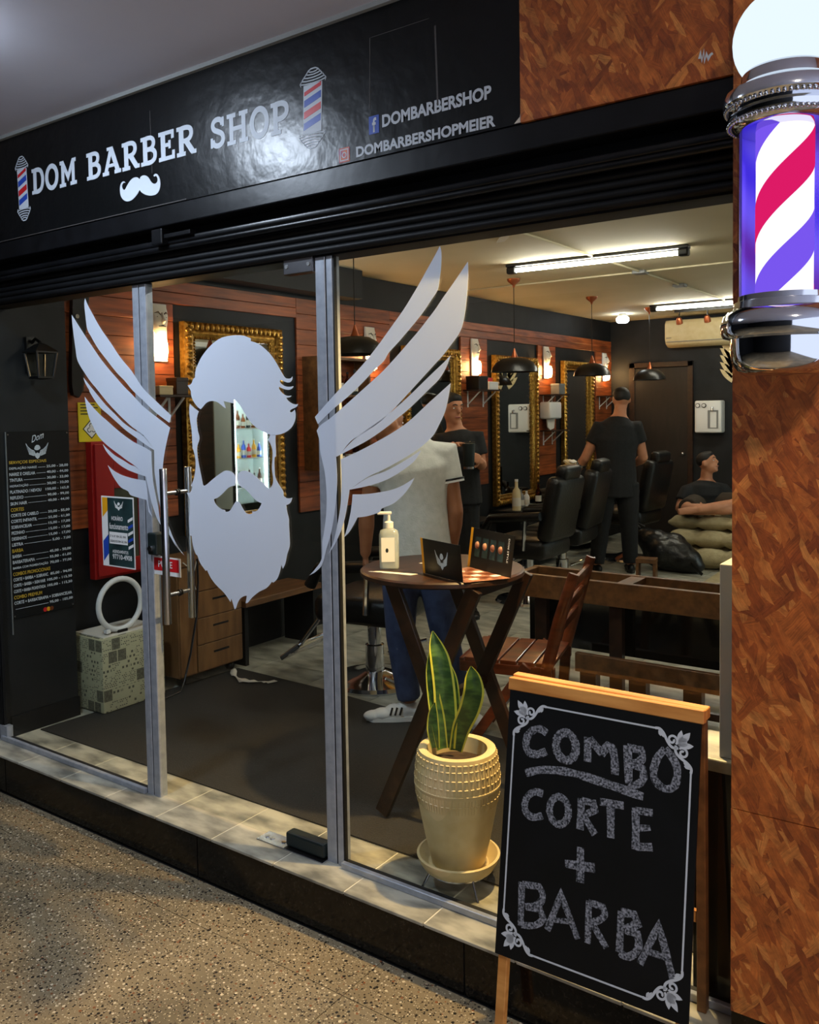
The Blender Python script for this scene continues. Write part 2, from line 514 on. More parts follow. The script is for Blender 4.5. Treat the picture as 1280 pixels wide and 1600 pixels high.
glassmat('clear', (0.9, 0.93, 0.92, 1), 0.03, 1.4)
glassmat('amber', (0.45, 0.2, 0.06, 1), 0.03, 1.4)
mat('white', lin(226, 226, 224), 0.45)
mat('white_print', lin(192, 199, 208), 0.5)
mat('cream', lin(206, 186, 140), 0.5, col2=lin(214, 196, 152), scale=20)
mat('plastic_black', lin(14, 14, 15), 0.35)
mat('leather', lin(6, 6, 7), 0.42, bump=0.25, bscale=50)
mat('red_paint', lin(150, 22, 20), 0.4)
mat('red', lin(196, 28, 34), 0.4)
mat('blue', lin(36, 70, 168), 0.4)
mat('yellow', lin(214, 196, 20), 0.5)
mat('ochre', lin(222, 158, 22), 0.5)
mat('gold_print', lin(196, 160, 50), 0.5)
mat('copper', lin(170, 96, 62), 0.35, 0.8)
mat('soil', lin(40, 28, 18), 0.95, col2=lin(64, 46, 30), scale=60)
mat('skin', lin(178, 120, 88), 0.5, col2=lin(190, 132, 100), scale=12, spec=0.4)
mat('skin_tan', lin(150, 98, 68), 0.5, col2=lin(164, 110, 78), scale=12, spec=0.4)
mat('hair', lin(18, 14, 12), 0.6)
mat('cloth_black', lin(15, 16, 18), 0.85, col2=lin(22, 23, 26), scale=30, bump=0.2, bscale=120)
mat('cloth_white', lin(196, 197, 190), 0.85, col2=lin(208, 208, 202), scale=30, bump=0.2, bscale=120)
mat('denim', lin(42, 54, 86), 0.85, col2=lin(62, 76, 110), scale=18, detail=6, bump=0.25, bscale=160)
mat('futon', lin(160, 146, 110), 0.9, col2=lin(176, 162, 126), scale=20, bump=0.3, bscale=90)
mat('shorts_brown', lin(58, 48, 38), 0.9)
mat('paper', lin(214, 208, 196), 0.8)
mat('grey_plastic', lin(120, 122, 122), 0.5)
mat('green_black', lin(22, 32, 32), 0.45)

# ---------------------------------------------------------------- corridor outside
fl = struct('floor', 'speckled terrazzo floor of the corridor outside the shop')
MB().b2((-7, -6.5, -0.30), (4.5, 0.0, -0.1765)).build('base', MATS['gasket'], fl)
xs = [-7, -5.7, -4.5, -3.3, -2.12, -0.93, 0.253, 1.44, 2.6, 3.8, 4.5]
ys = [-6.5, -5.2, -4.0, -2.8, -1.56, -0.33, -0.131]
for i in range(len(xs) - 1):
    for j in range(len(ys) - 1):
        MB().b2((xs[i] + .0012, ys[j] + .0012, -0.18), (xs[i + 1] - .0012, ys[j + 1] - .0012, -0.173)).build('slab', MATS['terrazzo'], fl)
we = struct('wall_glare_block', 'unseen dark wall added at the corridor end to block bright reflections')  # unseen, added to keep the bright world out of the pane reflections
MB().b2((-7.1, -6.5, -0.2), (-7, 0.02, 2.87)).build('surface', MATS['black_wall'], we)
MB().b2((-7, -0.01, -0.2), (-3.2, 0.02, 2.87)).build('next_shop_front', MATS['black_wall'], we)
so = struct('ceiling', 'smooth grey corridor ceiling above the shop sign')
MB().b2((-7, -6.5, 2.795), (4.5, -0.03, 2.87)).build('soffit', MATS['soffit'], so)
MB().b2((-7, -0.116, 2.780), (4.5, -0.100, 2.797)).build('edge_strip', MATS['trim_grey'], so)
wb = struct('wall_corridor', 'plain wall across the corridor')
MB().b2((-7, -6.6, -0.2), (4.5, -6.5, 2.87)).build('surface', MATS['black_wall'], wb)

st = struct('door_step', 'black granite step with stone tiles on top running along the glass front')
st['kind'] = 'structure'
for a, b_ in ((-2.6, -1.93), (-1.925, -0.62), (-0.615, 0.55), (0.555, 1.32)):
    MB().b2((a, -0.124, -0.174), (b_, -0.10, -0.0105)).build('riser', MATS['granite'], st, bevel=0.001, seg=1)
MB().b2((-2.6, -0.119, -0.174), (1.32, -0.09, -0.012)).build('core', MATS['gasket'], st)
MB().b2((-2.6, -0.122, -0.012), (1.32, 0.19, -0.0025)).build('grout_bed', MATS['grout'], st)
x = -1.486 - .316 * 3
while x < 1.3:
    MB().b2((max(x, -2.6) + .003, -0.128, -0.010), (min(x + .316, 1.32) - .003, 0.178, 0.0)).build('tile', MATS['tile'], st, bevel=0.0012, seg=1)
    x += .316

# glass front: posts, panes, door
def post(name, label, x0, x1, y0, y1, z0, z1, groove=None):
    p = struct(name, label, (x0, 0, z0))
    m = MB()
    if groove is None:
        m.b2((x0, y0, z0), (x1, y1, z1))
    else:
        m.b2((x0, y0, z0), (groove - .003, y1, z1)); m.b2((groove + .003, y0, z0), (x1, y1, z1))
    m.build('profile', MATS['aluminium'], p, world=True, bevel=0.002, seg=1)
    g = MB().b2((x0 + .004, y0 + .004, z0), (x1 - .004, y1 - .004, z1 - .002)).build('gasket', MATS['gasket'], p, world=True)
    return p
post('trim_1', 'grey aluminium post between the left fixed pane and the glass door', -1.054, -0.972, -0.004, 0.034, -0.002, 2.10, -1.014)
post('trim_2', 'grey aluminium post between the glass door and the wide fixed pane', -0.078, -0.004, -0.004, 0.036, -0.002, 2.11, -0.033)
post('trim_3', 'grey aluminium post beside the chipboard column', 1.292, 1.316, -0.004, 0.036, 0.0, 2.10)
MB().b2((-2.16, -0.006, 0), (-2.13, 0.03, 2.1)).build('jamb', MATS['black_paint'], struct('trim_5', 'black jamb at the dark end pier'))
MB().b2((-0.004, -0.003, 0.0), (0.003, 0.012, 2.1)).build('seal', MATS['gasket'], bpy.data.objects['trim_2'], world=True)
def win(name, label, x0, x1, z0, z1):
    s = struct(name, label, ((x0 + x1) / 2, 0, z0))
    MB().b2((x0, 0.0, z0), (x1, 0.008, z1)).build('pane', MATS['glass'], s, world=True)
    return s
w1 = win('window_1', 'narrow fixed glass pane beside the dark end pier', -2.13, -1.054, 0.02, 2.10)
w2 = win('window_2', 'wide fixed glass pane of the shop front', 0.003, 1.292, 0.02, 2.10)
for wnd, a, b_ in ((w1, -2.14, -1.056), (w2, -0.004, 1.30)):
    MB().b2((a, -0.020, 0.0), (b_, -0.002, 0.022)).build('bottom_track', MATS['aluminium'], wnd, world=True, bevel=0.002, seg=1)
    MB().b2((a, -0.001, 0.0), (b_, 0.022, 0.016)).build('track_seal', MATS['gasket'], wnd, world=True)
d1 = struct('door_1', 'frameless glass shop door with long steel bar handles', (-0.07, 0, 0))
MB().b2((-0.966, 0.002, 0.012), (-0.084, 0.010, 2.095)).build('pane', MATS['glass'], d1, world=True)
MB().b2((-0.216, -0.012, 2.042), (-0.082, 0.024, 2.098)).build('top_patch', MATS['steel'], d1, world=True, bevel=0.003)
for zx in (-0.20, -0.10): MB().cyl((zx, -0.012, 2.07), (zx, -0.015, 2.07), .007).build('screw', MATS['grey_plastic'], d1, world=True)
MB().b2((-0.262, -0.020, 0.008), (-0.082, 0.026, 0.060)).build('bottom_patch', MATS['green_black'], d1, world=True, bevel=0.008)
hp = MB().b2((-0.395, -0.034, 0.0), (-0.075, 0.036, 0.004)).build('floor_hinge_plate', MATS['steel'], d1, world=True, bevel=0.001, seg=1)
MB().b2((-0.262, -0.030, 0.0040), (-0.080, 0.032, 0.0052)).build('hinge_cover', MATS['plastic_black'], hp, world=True)
for q in (-0.372, -0.345, -0.29): MB().cyl((q, 0.0, .004), (q, 0.0, .0062), .009).build('screw', MATS['chrome'], hp, world=True)
for nm, yy, xx in (('handle', -0.062, -0.822), ('handle', 0.066, -0.828)):
    h_ = MB().cyl((xx, yy, 0.751), (xx - .002, yy, 1.359), .0145, n=20).build(nm, MATS['steel'], d1, world=True, smooth=40, bevel=0.002)
    for zz in (0.864, 1.262):
        MB().cyl((xx, yy, zz), (xx, 0.0 if yy < 0 else 0.012, zz), .0085, n=12).build('standoff', MATS['steel'], h_, world=True, smooth=40)
        MB().cyl((xx, 0.002 if yy < 0 else .0105, zz), (xx, -.004 if yy < 0 else .016, zz), .013, n=14).build('washer', MATS['plastic_black'], h_, world=True, smooth=40)
lk = MB().b2((-0.985, -0.022, 1.005), (-0.930, 0.030, 1.094)).build('lock', MATS['green_black'], d1, world=True, bevel=0.006)
MB().cyl((-0.962, -0.022, 1.03), (-0.962, -0.030, 1.03), .013, n=16).build('keyhole', MATS['steel'], lk, world=True, smooth=40)

# roller shutter housing above the glass
hd = struct('trim_4', 'black roller shutter housing above the glass front')
MB().b2((-3.2, -0.098, 2.268), (1.32, 0.05, 2.342)).build('lintel', MATS['black_steel'], hd, bevel=0.004)
MB().b2((-3.2, -0.012, 2.20), (1.32, 0.05, 2.268)).build('recess', MATS['black_paint'], hd)
MB().b2((-3.2, -0.072, 2.205), (1.32, -0.045, 2.228)).build('guide_rail', MATS['black_steel'], hd, bevel=0.006, smooth=50)
MB().tube([(-3.2, -0.058, 2.196), (1.32, -0.058, 2.196)], .012, 10).build('shutter_bar', MATS['black_steel'], hd, smooth=50)
for i in range(4):
    z = 2.178 - i * .024
    MB().tube([(-3.2, -0.018, z), (1.32, -0.018, z)], [(.013, .017)] * 2, 10).build('shutter_slat', MATS['black_paint'], hd, smooth=50)
MB().b2((-3.2, -0.010, 2.088), (1.32, 0.05, 2.20)).build('head_rail', MATS['black_paint'], hd)
MB().b2((-0.805, -0.10, 2.205), (-0.745, -0.055, 2.262)).build('bracket', MATS['black_steel'], hd, bevel=0.004)
MB().b2((-0.745, -0.09, 2.225), (-0.60, -0.06, 2.240)).build('bracket_arm', MATS['black_steel'], hd, bevel=0.002)

# chipboard wall and column
wf = struct('wall_front', 'orange chipboard panelling round the shop front')
MB().b2((0.757, -0.108, 2.342), (2.6, -0.03, 2.795)).build('upper_panel', MATS['osb'], wf)
MB().b2((1.32, -0.132, 0.600), (2.6, 0.05, 2.342)).build('column_panel', MATS['osb'], wf)
MB().b2((1.32, -0.134, 2.342), (2.6, -0.109, 2.795)).build('column_panel', MATS['osb'], wf)
MB().b2((1.32, -0.134, 0.095), (2.6, 0.05, 0.598)).build('column_panel', MATS['osb'], wf)
MB().b2((1.32, -0.126, -0.174), (2.6, 0.05, 0.094)).build('plinth', MATS['granite'], wf)
sm = MB()
f = XZ(-0.1085)
for q in (((1093, 92), (1095, 82), (1097, 95), (1100, 80), (1101, 96), (1104, 84), (1107, 92), (1110, 86), (1114, 83)),):
    sm.ribbon([(pix(a, b_, y=-.1085).x, pix(a, b_, y=-.1085).z) for a, b_ in q], .006, f, .0006)
sm.build('paint_mark', MATS['white_print'], wf)

# ---------------------------------------------------------------- room
rf = struct('floor_shop', 'marbled grey floor tiles inside the shop'); rf['kind'] = 'structure'
MB().b2((-2.5, 0.1785, -0.05), (2.4, 8.2, -0.004)).build('screed', MATS['grout'], rf)
tmesh = None
for i in range(10):
    for j in range(16):
        x0 = -2.43 + i * .483; y0 = 0.18 + j * .5
        if tmesh is None:
            tmesh = MB().b2((.0015, .0015, -.006), (.4815, .4985, 0.0)).build('tile', MATS['floor_tile'], rf, bevel=.001, seg=1)
            o = tmesh
        else:
            o = tmesh.copy(); COL.objects.link(o)
        o.location = (x0, y0, 0)
W = -2.32
wl = struct('wall_left', 'long dark wall with mirrors and strips of orange planks')
MB().b2((-2.45, 0.0, 0), (W, 8.25, 2.62)).build('surface', MATS['black_wall'], wl)
MB().b2((-2.45, 0.02, 0), (-2.14, 0.41, 2.62)).build('pier', MATS['black_wall'], wl)
MB().b2((-2.14, 0.03, 0.0), (-2.125, 0.41, 0.10)).build('pier_skirting', MATS['black_paint'], wl)
MB().b2((-2.16, -0.012, -0.002), (-2.10, 0.02, 0.07)).build('pier_foot', MATS['aluminium'], wl)
MB().b2((-3.2, -0.01, -0.17), (-2.14, 0.02, 2.34)).build('pier_front', MATS['black_paint'], wl)
MB().b2((W, 0.05, 2.40), (-2.15, 2.92, 2.61)).build('beam', MATS['black_wall'], wl)
MB().b2((W, 0.41, 2.37), (W + .012, 8.1, 2.605)).build('top_band', MATS['black_wall'], wl)
def planks(y0, y1, z0, z1, h=0.105):
    n = max(1, round((z1 - z0) / h)); hh = (z1 - z0) / n
    for k in range(n):
        MB().b2((W, y0, z0 + k * hh + .0015), (W + .018 + random.uniform(-.002, .002), y1, z0 + (k + 1) * hh - .0015)).build('plank', MATS['plank'], wl, bevel=.0015, seg=1)
planks(0.41, 2.35, 2.23, 2.37, .07)
planks(0.41, 1.25, 0.95, 2.23)
planks(2.35, 3.46, 0.85, 2.37)
planks(3.46, 8.1, 2.23, 2.37, .07)
for a, b_ in ((4.55, 5.03), (6.10, 6.52), (7.62, 8.1)): planks(a, b_, 0.85, 2.23)
wk = struct('wall_back', 'black back wall of the shop')
MB().b2((-2.45, 8.1, 0), (2.4, 8.25, 2.62)).build('surface', MATS['black_wall'], wk)
wr = struct('wall_right', 'pale wall opposite the mirrors')
MB().b2((2.3, 0.0, 0), (2.4, 8.25, 2.62)).build('surface', MATS['wall_beige'], wr)
MB().b2((1.32, 0.05, 0), (2.4, 0.10, 2.62)).build('front_return', MATS['black_wall'], wr)
MB().b2((-2.45, 0.05, 2.09), (2.4, 0.10, 2.62)).build('front_head', MATS['black_wall'], wr)
ce = struct('ceiling_shop', 'off-white shop ceiling with surface conduit')
MB().b2((-2.45, 0.05, 2.61), (2.4, 8.25, 2.70)).build('surface', MATS['ceiling_white'], ce)
MB().tube([(-.55, 2.3, 2.603), (-.55, 8.0, 2.603)], .009, 8).build('conduit', MATS['ceiling_white'], ce, smooth=50)
MB().tube([(-2.2, 4.35, 2.603), (2.2, 4.35, 2.603)], .007, 8).build('conduit', MATS['ceiling_white'], ce, smooth=50)
for p in ((-.55, 4.35), (-.55, 5.3)):
    MB().b2((p[0] - .05, p[1] - .05, 2.585), (p[0] + .05, p[1] + .05, 2.61)).build('junction_box', MATS['grey_plastic'], ce, bevel=.004)
fl_ = lambda u, v, w_: Vector((u, v, 2.609 - w_))
for P in (((776, 378), (780, 372), (788, 366), (797, 362), (795, 370), (788, 376)), ((818, 362), (840, 357), (862, 354), (860, 356), (838, 361))):
    MB().prism([(pix(a, b_, z=2.609).x, pix(a, b_, z=2.609).y) for a, b_ in P], fl_, .006).build('peeling_paint', MATS['paper'], ce)
bd = struct('door_2', 'dark wooden door in the black back wall', (-1.68, 8.1, 0))
MB().b2((-2.0, 8.07, 0), (-1.34, 8.1, 2.02)).build('leaf', mat('door_dark', lin(22, 17, 14), .5, col2=lin(30, 23, 19), scale=5, stretch=(5, 5, .8)), bd, world=True, bevel=.003)
for a in ((-2.06, 8.06, 0, -1.99, 8.1, 2.09), (-1.35, 8.06, 0, -1.29, 8.1, 2.09), (-2.06, 8.06, 2.03, -1.29, 8.1, 2.09)):
    MB().b2(a[:3], a[3:]).build('architrave', MATS['dark_wood'], bd, world=True, bevel=.003)
MB().ball((-1.40, 8.04, 1.0), .022, 12).build('knob', MATS['steel'], bd, world=True, smooth=60)
# ---------------------------------------------------------------- shop sign
SY = -0.1
sg = thing('shop_sign', 'long black fascia sign reading DOM BARBER SHOP in white letters', 'sign', (-1.0, SY, 2.342))
MB().b2((-3.2, SY, 2.343), (0.757, -0.03, 2.781)).build('board', MATS['sign_black'], sg, world=True)
fs = XZ(SY)
SLAB = {
 'D': (.80, [([(.2, .02), (.2, .98)], .2), ([(0, .93), (.4, .93)], .14), ([(0, .07), (.4, .07)], .14),
       ([(.2, .92), (.44, .92), (.6, .84), (.69, .66), (.71, .5), (.69, .34), (.6, .16), (.44, .08), (.2, .08)], .17)]),
 'O': (.86, [('ring', .43, .5, .33, .42, .185)]),
 'M': (1.04, [([(.2, .02), (.2, .95)], .17), ([(.84, .02), (.84, .95)], .17), ([(.18, .96), (.52, .34), (.86, .96)], .16),
       ([(0, .07), (.38, .07)], .14), ([(.66, .07), (1.04, .07)], .14), ([(.03, .93), (.26, .93)], .14), ([(.78, .93), (1.01, .93)], .14)]),
 'B': (.76, [([(.2, .02), (.2, .98)], .2), ([(0, .93), (.4, .93)], .14), ([(0, .07), (.4, .07)], .14),
       ([(.2, .925), (.44, .925), (.56, .86), (.6, .74), (.56, .62), (.44, .54), (.2, .54)], .15),
       ([(.2, .54), (.48, .52), (.62, .43), (.66, .3), (.62, .17), (.48, .08), (.2, .08)], .16)]),
 'A': (.92, [([(.14, .05), (.46, .97)], .16), ([(.44, .97), (.78, .05)], .19), ([(.24, .33), (.66, .33)], .12),
       ([(0, .07), (.32, .07)], .14), ([(.6, .07), (.92, .07)], .14), ([(.24, .94), (.54, .94)], .12)]),
 'R': (.84, [([(.2, .02), (.2, .98)], .2), ([(0, .93), (.4, .93)], .14), ([(0, .07), (.38, .07)], .14),
       ([(.2, .925), (.46, .925), (.6, .85), (.64, .72), (.6, .59), (.46, .5), (.2, .5)], .16), ([(.4, .5), (.68, .08)], .19), ([(.62, .07), (.84, .07)], .14)]),
 'E': (.74, [([(.2, .02), (.2, .98)], .2), ([(0, .93), (.68, .93)], .14), ([(0, .07), (.72, .07)], .14), ([(.2, .52), (.5, .52)], .13),
       ([(.63, .99), (.63, .7)], .12), ([(.66, .01), (.66, .3)], .12), ([(.49, .38), (.49, .66)], .1)]),
 'S': (.74, [([(.58, .72), (.54, .86), (.38, .925), (.21, .88), (.14, .76), (.2, .62), (.4, .52), (.57, .42), (.62, .27), (.55, .13), (.37, .07), (.19, .13), (.13, .28)], .17),
       ([(.62, .97), (.62, .66)], .1), ([(.08, .03), (.08, .36)], .1)]),
 'H': (.96, [([(.2, .02), (.2, .98)], .18), ([(.76, .02), (.76, .98)], .18), ([(.2, .5), (.76, .5)], .14),
       ([(0, .93), (.4, .93)], .14), ([(0, .07), (.4, .07)], .14), ([(.56, .93), (.96, .93)], .14), ([(.56, .07), (.96, .07)], .14)]),
 'P': (.80, [([(.2, .02), (.2, .98)], .2), ([(0, .93), (.4, .93)], .14), ([(0, .07), (.42, .07)], .14),
       ([(.2, .925), (.46, .925), (.63, .85), (.68, .7), (.63, .56), (.46, .47), (.2, .47)], .17)]),
}
def slab_word(word, x0, x1, zl, zr, h):
    tot = sum(SLAB[c][0] for c in word) + .07 * (len(word) - 1)
    k = (x1 - x0) / tot; cx = x0
    for c in word:
        wd, strokes = SLAB[c]
        zb = zl + (zr - zl) * (cx - x0) / (x1 - x0)
        m = MB()
        fn = lambda u, v, w_, cx=cx, zb=zb: Vector((cx + u * k, SY - w_, zb + v * h))
        for i, s_ in enumerate(strokes):
            t = .0012 + i * .00005
            if s_[0] == 'ring':
                _, a, b_, rx, ry, wdt = s_
                m.ribbon([(a + rx * math.cos(q * math.pi / 16), b_ + ry * math.sin(q * math.pi / 16)) for q in range(32)], wdt, fn, t, True)
            else:
                pts = smoothpoly(s_[0], 3, 60, False) if len(s_[0]) > 3 else s_[0]
                m.ribbon(pts, s_[1], fn, t)
        m.build('letter', MATS['white_print'], sg, world=True)
        cx += (wd + .07) * k
slab_word('DOM', -1.573, -1.256, 2.512, 2.506, .106)
slab_word('BARBER', -1.187, -.540, 2.507, 2.500, .106)
slab_word('SHOP', -.468, -.088, 2.496, 2.484, .106)
Z = lambda X, Y: (20 + X / 5.333, 230 + Y / 5.333)
mous = [(940, 298), (925, 285), (905, 300), (895, 340), (900, 400), (925, 440), (960, 452), (1000, 435), (1040, 390), (1058, 355), (1080, 380), (1120, 400), (1170, 402),
        (1210, 380), (1230, 330), (1228, 270), (1210, 230), (1190, 222), (1175, 235), (1180, 245), (1195, 240), (1208, 262), (1205, 290), (1185, 305), (1160, 295), (1130, 250),
        (1100, 235), (1070, 245), (1058, 270), (1040, 252), (1010, 255), (980, 280), (955, 320), (935, 355), (920, 350), (912, 320), (925, 298)]
def trace(P, zoom, y=SY):
    out = []
    for a, b_ in P:
        q = pix(*zoom(a, b_), y=y); out.append((q.x, q.z))
    return out
MB().prism(smoothpoly(trace(mous, Z), 3, 70), fs, .0012).build('moustache', MATS['white_print'], sg, world=True)
def printed_pole(cx, z0, z1, wd, lean):
    h = z1 - z0
    fn = lambda u, v, w_: Vector((cx + u * wd + lean * (v - .5), SY - w_, z0 + v * h))
    b = MB().prism([(-.40, .2), (.40, .2), (.40, .80), (-.40, .80)], fn, .0012).build('printed_pole', MATS['white_print'], sg, world=True)
    for i, (v, c) in enumerate(((.28, 'blue'), (.42, 'red'), (.56, 'blue'), (.70, 'red'))):
        hh = .085 if i < 3 else .05
        MB().prism([(-.36, v - .03), (.36, v + .05), (.36, v + .05 + hh), (-.36, v - .03 + hh)], fn, .0018).build('stripe', MATS[c], b, world=True)
    for s_ in (1, -1):
        m = MB()
        V = lambda t: (.5 + s_ * (.3 + t))
        for t, wv in ((.015, .56), (.05, .5), (.085, .42), (.12, .33), (.15, .22)):
            m.ribbon([(-wv, V(t + .012)), (-wv * .6, V(t - .002)), (0, V(t - .008)), (wv * .6, V(t - .002)), (wv, V(t + .012))], .014, fn, .0012)
        m.ribbon([(-.52, V(0)), (-.56, V(.03)), (-.42, V(.09)), (-.3, V(.13)), (-.22, V(.165)), (-.1, V(.185)), (.1, V(.185)), (.22, V(.165)), (.3, V(.13)), (.42, V(.09)), (.56, V(.03)), (.52, V(0))], .016, fn, .0012)
        m.build('cap_outline', MATS['white_print'], b, world=True)
printed_pole(-1.644, 2.41, 2.69, .088, -.01)
printed_pole(.010, 2.412, 2.668, .098, .012)
text('DOMBARBERSHOP', (.286, SY, 2.424), (1, 0, .012), (0, 0, 1), .378, .038, MATS['white_print'], sg, bold=.036)
text('DOMBARBERSHOPMEIER', (.184, SY, 2.353), (1, 0, -.006), (0, 0, 1), .492, .033, MATS['white_print'], sg, bold=.036)
fbk = MB().b2((.236, SY - .0012, 2.412), (.274, SY, 2.466)).build('social_badge', MATS['blue'], sg, world=True)
text('f', (.249, SY - .0013, 2.416), (1, 0, 0), (0, 0, 1), .016, .044, MATS['white_print'], fbk, bold=.03)
mat('badge_pink', lin(150, 52, 120), .5, col2=lin(214, 120, 60), scale=30)
igb = MB().b2((.116, SY - .0012, 2.347), (.158, SY, 2.392)).build('social_badge', MATS['badge_pink'], sg, world=True)
g = MB(); R8 = [(.137 + .013 * math.cos(q * math.pi / 6), 2.3695 + .013 * math.sin(q * math.pi / 6)) for q in range(12)]
g.ribbon([(.122, 2.353), (.152, 2.353), (.152, 2.386), (.122, 2.386)], .003, fs, .0018, True); g.ribbon([(.137 + .008 * math.cos(q * math.pi / 6), 2.3695 + .008 * math.sin(q * math.pi / 6)) for q in range(12)], .003, fs, .0018, True)
g.build('camera_glyph', MATS['white_print'], igb, world=True)
mat('crease', lin(70, 66, 64), .6)
for (xa, za, xb, zb, wd) in ((.245, 2.70, .240, 2.49, .0025), (.481, 2.674, .487, 2.447, .006), (-.79, 2.70, -.787, 2.47, .002), (.245, 2.70, .46, 2.70, .0015)):
    MB().ribbon([(xa, za), (xb, zb)], wd, fs, .0007).build('sheet_seam', MATS['crease'], sg, world=True)
MB().ribbon([(-1.9, 2.3465), (-1.2, 2.3465), (-.6, 2.3465)], .003, fs, .0015).build('peeling_edge', MATS['crease'], sg, world=True)
MB().prism([(.735, 2.345), (.757, 2.345), (.757, 2.385), (.752, 2.36)], fs, .002).build('peeling_corner', MATS['paper'], sg, world=True)

# ---------------------------------------------------------------- window vinyls
def vinyl():
    m = bpy.data.materials.new('vinyl'); m.use_nodes = True
    nt = m.node_tree; N, L = nt.nodes, nt.links; nt.nodes.remove(N['Principled BSDF'])
    o = N['Material Output']; d = N.new('ShaderNodeBsdfDiffuse'); t = N.new('ShaderNodeBsdfTranslucent'); mx = N.new('ShaderNodeMixShader')
    d.inputs[0].default_value = lin(214, 222, 236); t.inputs[0].default_value = lin(228, 232, 236); mx.inputs[0].default_value = .22
    L.new(d.outputs[0], mx.inputs[1]); L.new(t.outputs[0], mx.inputs[2]); L.new(mx.outputs[0], o.inputs[0])
    MATS['vinyl'] = m
vinyl()
VY = -0.0046
fv = XZ(VY)
A = lambda X, Y: (100 + X / 10, 460 + Y / 10)
B = lambda X, Y: (120 + X / 7.111, 600 + Y / 7.111)
Cq = lambda X, Y: (160 + X / 8.889, 720 + Y / 8.889)
D = lambda X, Y: (290 + X / 6.737, 510 + Y / 6.737)
E_ = lambda X, Y: (290 + X / 7.111, 690 + Y / 7.111)
F = lambda X, Y: (290 + X / 7.111, 800 + Y / 7.111)
G = lambda X, Y: (580 + X / 8, 380 + Y / 8)
H = lambda X, Y: (480 + X / 5.333, 540 + Y / 5.333)
I = lambda X, Y: (480 + X / 6.4, 680 + Y / 6.4)
def pts(*seq):
    out = []
    for fn, P in seq:
        out += trace(P, fn, VY)
    return out
def feather(par, P, corner=40, name='feather'):
    return MB().prism(smoothpoly(P, 3, corner), fv, .0004).build(name, MATS['vinyl'], par, world=True)
lw = thing('wing_decal', 'white vinyl wing spread over the door edge and the narrow side pane', 'decal', (-1.0, VY, 1.2))
feather(lw, pts((A, [(330, 60), (375, 170), (440, 290), (520, 440), (600, 570), (740, 770), (850, 940), (960, 1080), (1060, 1200)]), (B, [(735, 45), (860, 170), (1050, 350), (1030, 432), (870, 310), (740, 185), (615, 65)]),
     (A, [(950, 1350), (850, 1250), (750, 1130), (650, 1000), (550, 870), (480, 760), (420, 650), (370, 560), (350, 460), (335, 330), (318, 150)])))
feather(lw, pts((A, [(122, 320), (180, 410), (250, 520), (320, 630), (400, 750), (480, 870), (570, 1000), (680, 1140), (800, 1280), (940, 1440), (1070, 1570)]), (B, [(740, 250), (865, 350), (950, 415), (1038, 485), (1005, 620), (980, 740), (962, 860), (957, 950)]),
     (Cq, [(855, 300), (868, 520), (890, 780), (930, 930), (1010, 1120), (1135, 1310), (1020, 1180), (950, 1060), (905, 980), (865, 860), (830, 740), (800, 620), (770, 470), (745, 300), (725, 150)]), (B, [(863, 870), (860, 735), (745, 572), (625, 485), (530, 400), (430, 300), (330, 190), (250, 90), (180, 0)]),
     (A, [(480, 1440), (400, 1340), (320, 1220), (250, 1110), (205, 1010), (185, 880), (160, 700), (135, 500)])))
feather(lw, pts((A, [(305, 1300), (360, 1370), (440, 1470), (540, 1590)]), (B, [(230, 120), (320, 230), (420, 330), (520, 430), (620, 502), (745, 585), (860, 735), (760, 670), (635, 580), (540, 510), (440, 420), (340, 330), (270, 270), (200, 180), (140, 80)]), (A, [(400, 1500), (340, 1400)])))
feather(lw, pts((B, [(88, 140), (130, 200), (200, 280), (270, 350), (340, 410), (440, 500), (540, 580), (635, 645), (755, 705), (830, 750), (832, 850), (840, 980)]), (Cq, [(705, 280), (735, 450), (775, 650), (808, 885), (760, 800), (720, 690), (680, 560), (650, 430), (612, 262)]),
     (B, [(770, 1030), (650, 912), (560, 850), (480, 790), (400, 730), (320, 665), (240, 580), (190, 490), (140, 380), (105, 250)])))
feather(lw, pts((B, [(290, 670), (340, 720), (420, 790), (520, 850), (600, 900), (650, 918), (770, 1030), (645, 985), (560, 950), (480, 900), (400, 830), (330, 750)])))
feather(lw, pts((Cq, [(75, 60), (150, 130), (250, 190), (350, 225), (450, 250), (602, 275), (625, 420), (642, 620), (692, 775), (640, 705), (618, 545), (460, 500), (385, 470), (360, 425), (260, 370), (190, 280), (130, 180)])))
rw = thing('wing_decal', 'white vinyl wing sweeping up across the wide fixed pane', 'decal', (0.0, VY, 1.2))
feather(rw, pts((G, [(860, 35), (800, 150), (700, 330), (600, 510), (500, 680), (400, 840), (300, 980), (200, 1120), (100, 1260)]), (H, [(480, 140), (380, 250), (260, 375), (160, 485), (65, 595), (90, 655), (200, 545), (258, 495), (380, 390), (480, 290), (560, 205), (640, 128)]),
     (G, [(220, 1370), (340, 1240), (450, 1110), (560, 980), (660, 850), (760, 700), (830, 590), (850, 500), (875, 300), (880, 120)])))
feather(rw, pts((G, [(1210, 230), (1130, 350), (1000, 540), (900, 680), (800, 830), (700, 960), (600, 1090), (480, 1230), (350, 1380)]), (H, [(640, 205), (560, 280), (460, 370), (360, 460), (258, 550), (180, 615), (110, 665), (80, 710), (102, 790)]),
     (I, [(130, 150), (150, 250), (175, 360), (190, 500), (196, 640), (190, 800), (172, 950), (152, 1070), (146, 1235), (80, 1340), (22, 1402), (90, 1362), (150, 1295), (190, 1150), (235, 1000), (265, 850), (285, 700), (298, 550), (301, 400), (290, 215)]),
     (H, [(265, 915), (365, 795), (450, 740), (600, 640), (720, 530), (850, 390), (960, 270), (1060, 160)]), (G, [(900, 1400), (1000, 1270), (1100, 1130), (1150, 1000), (1190, 750), (1215, 400)])))
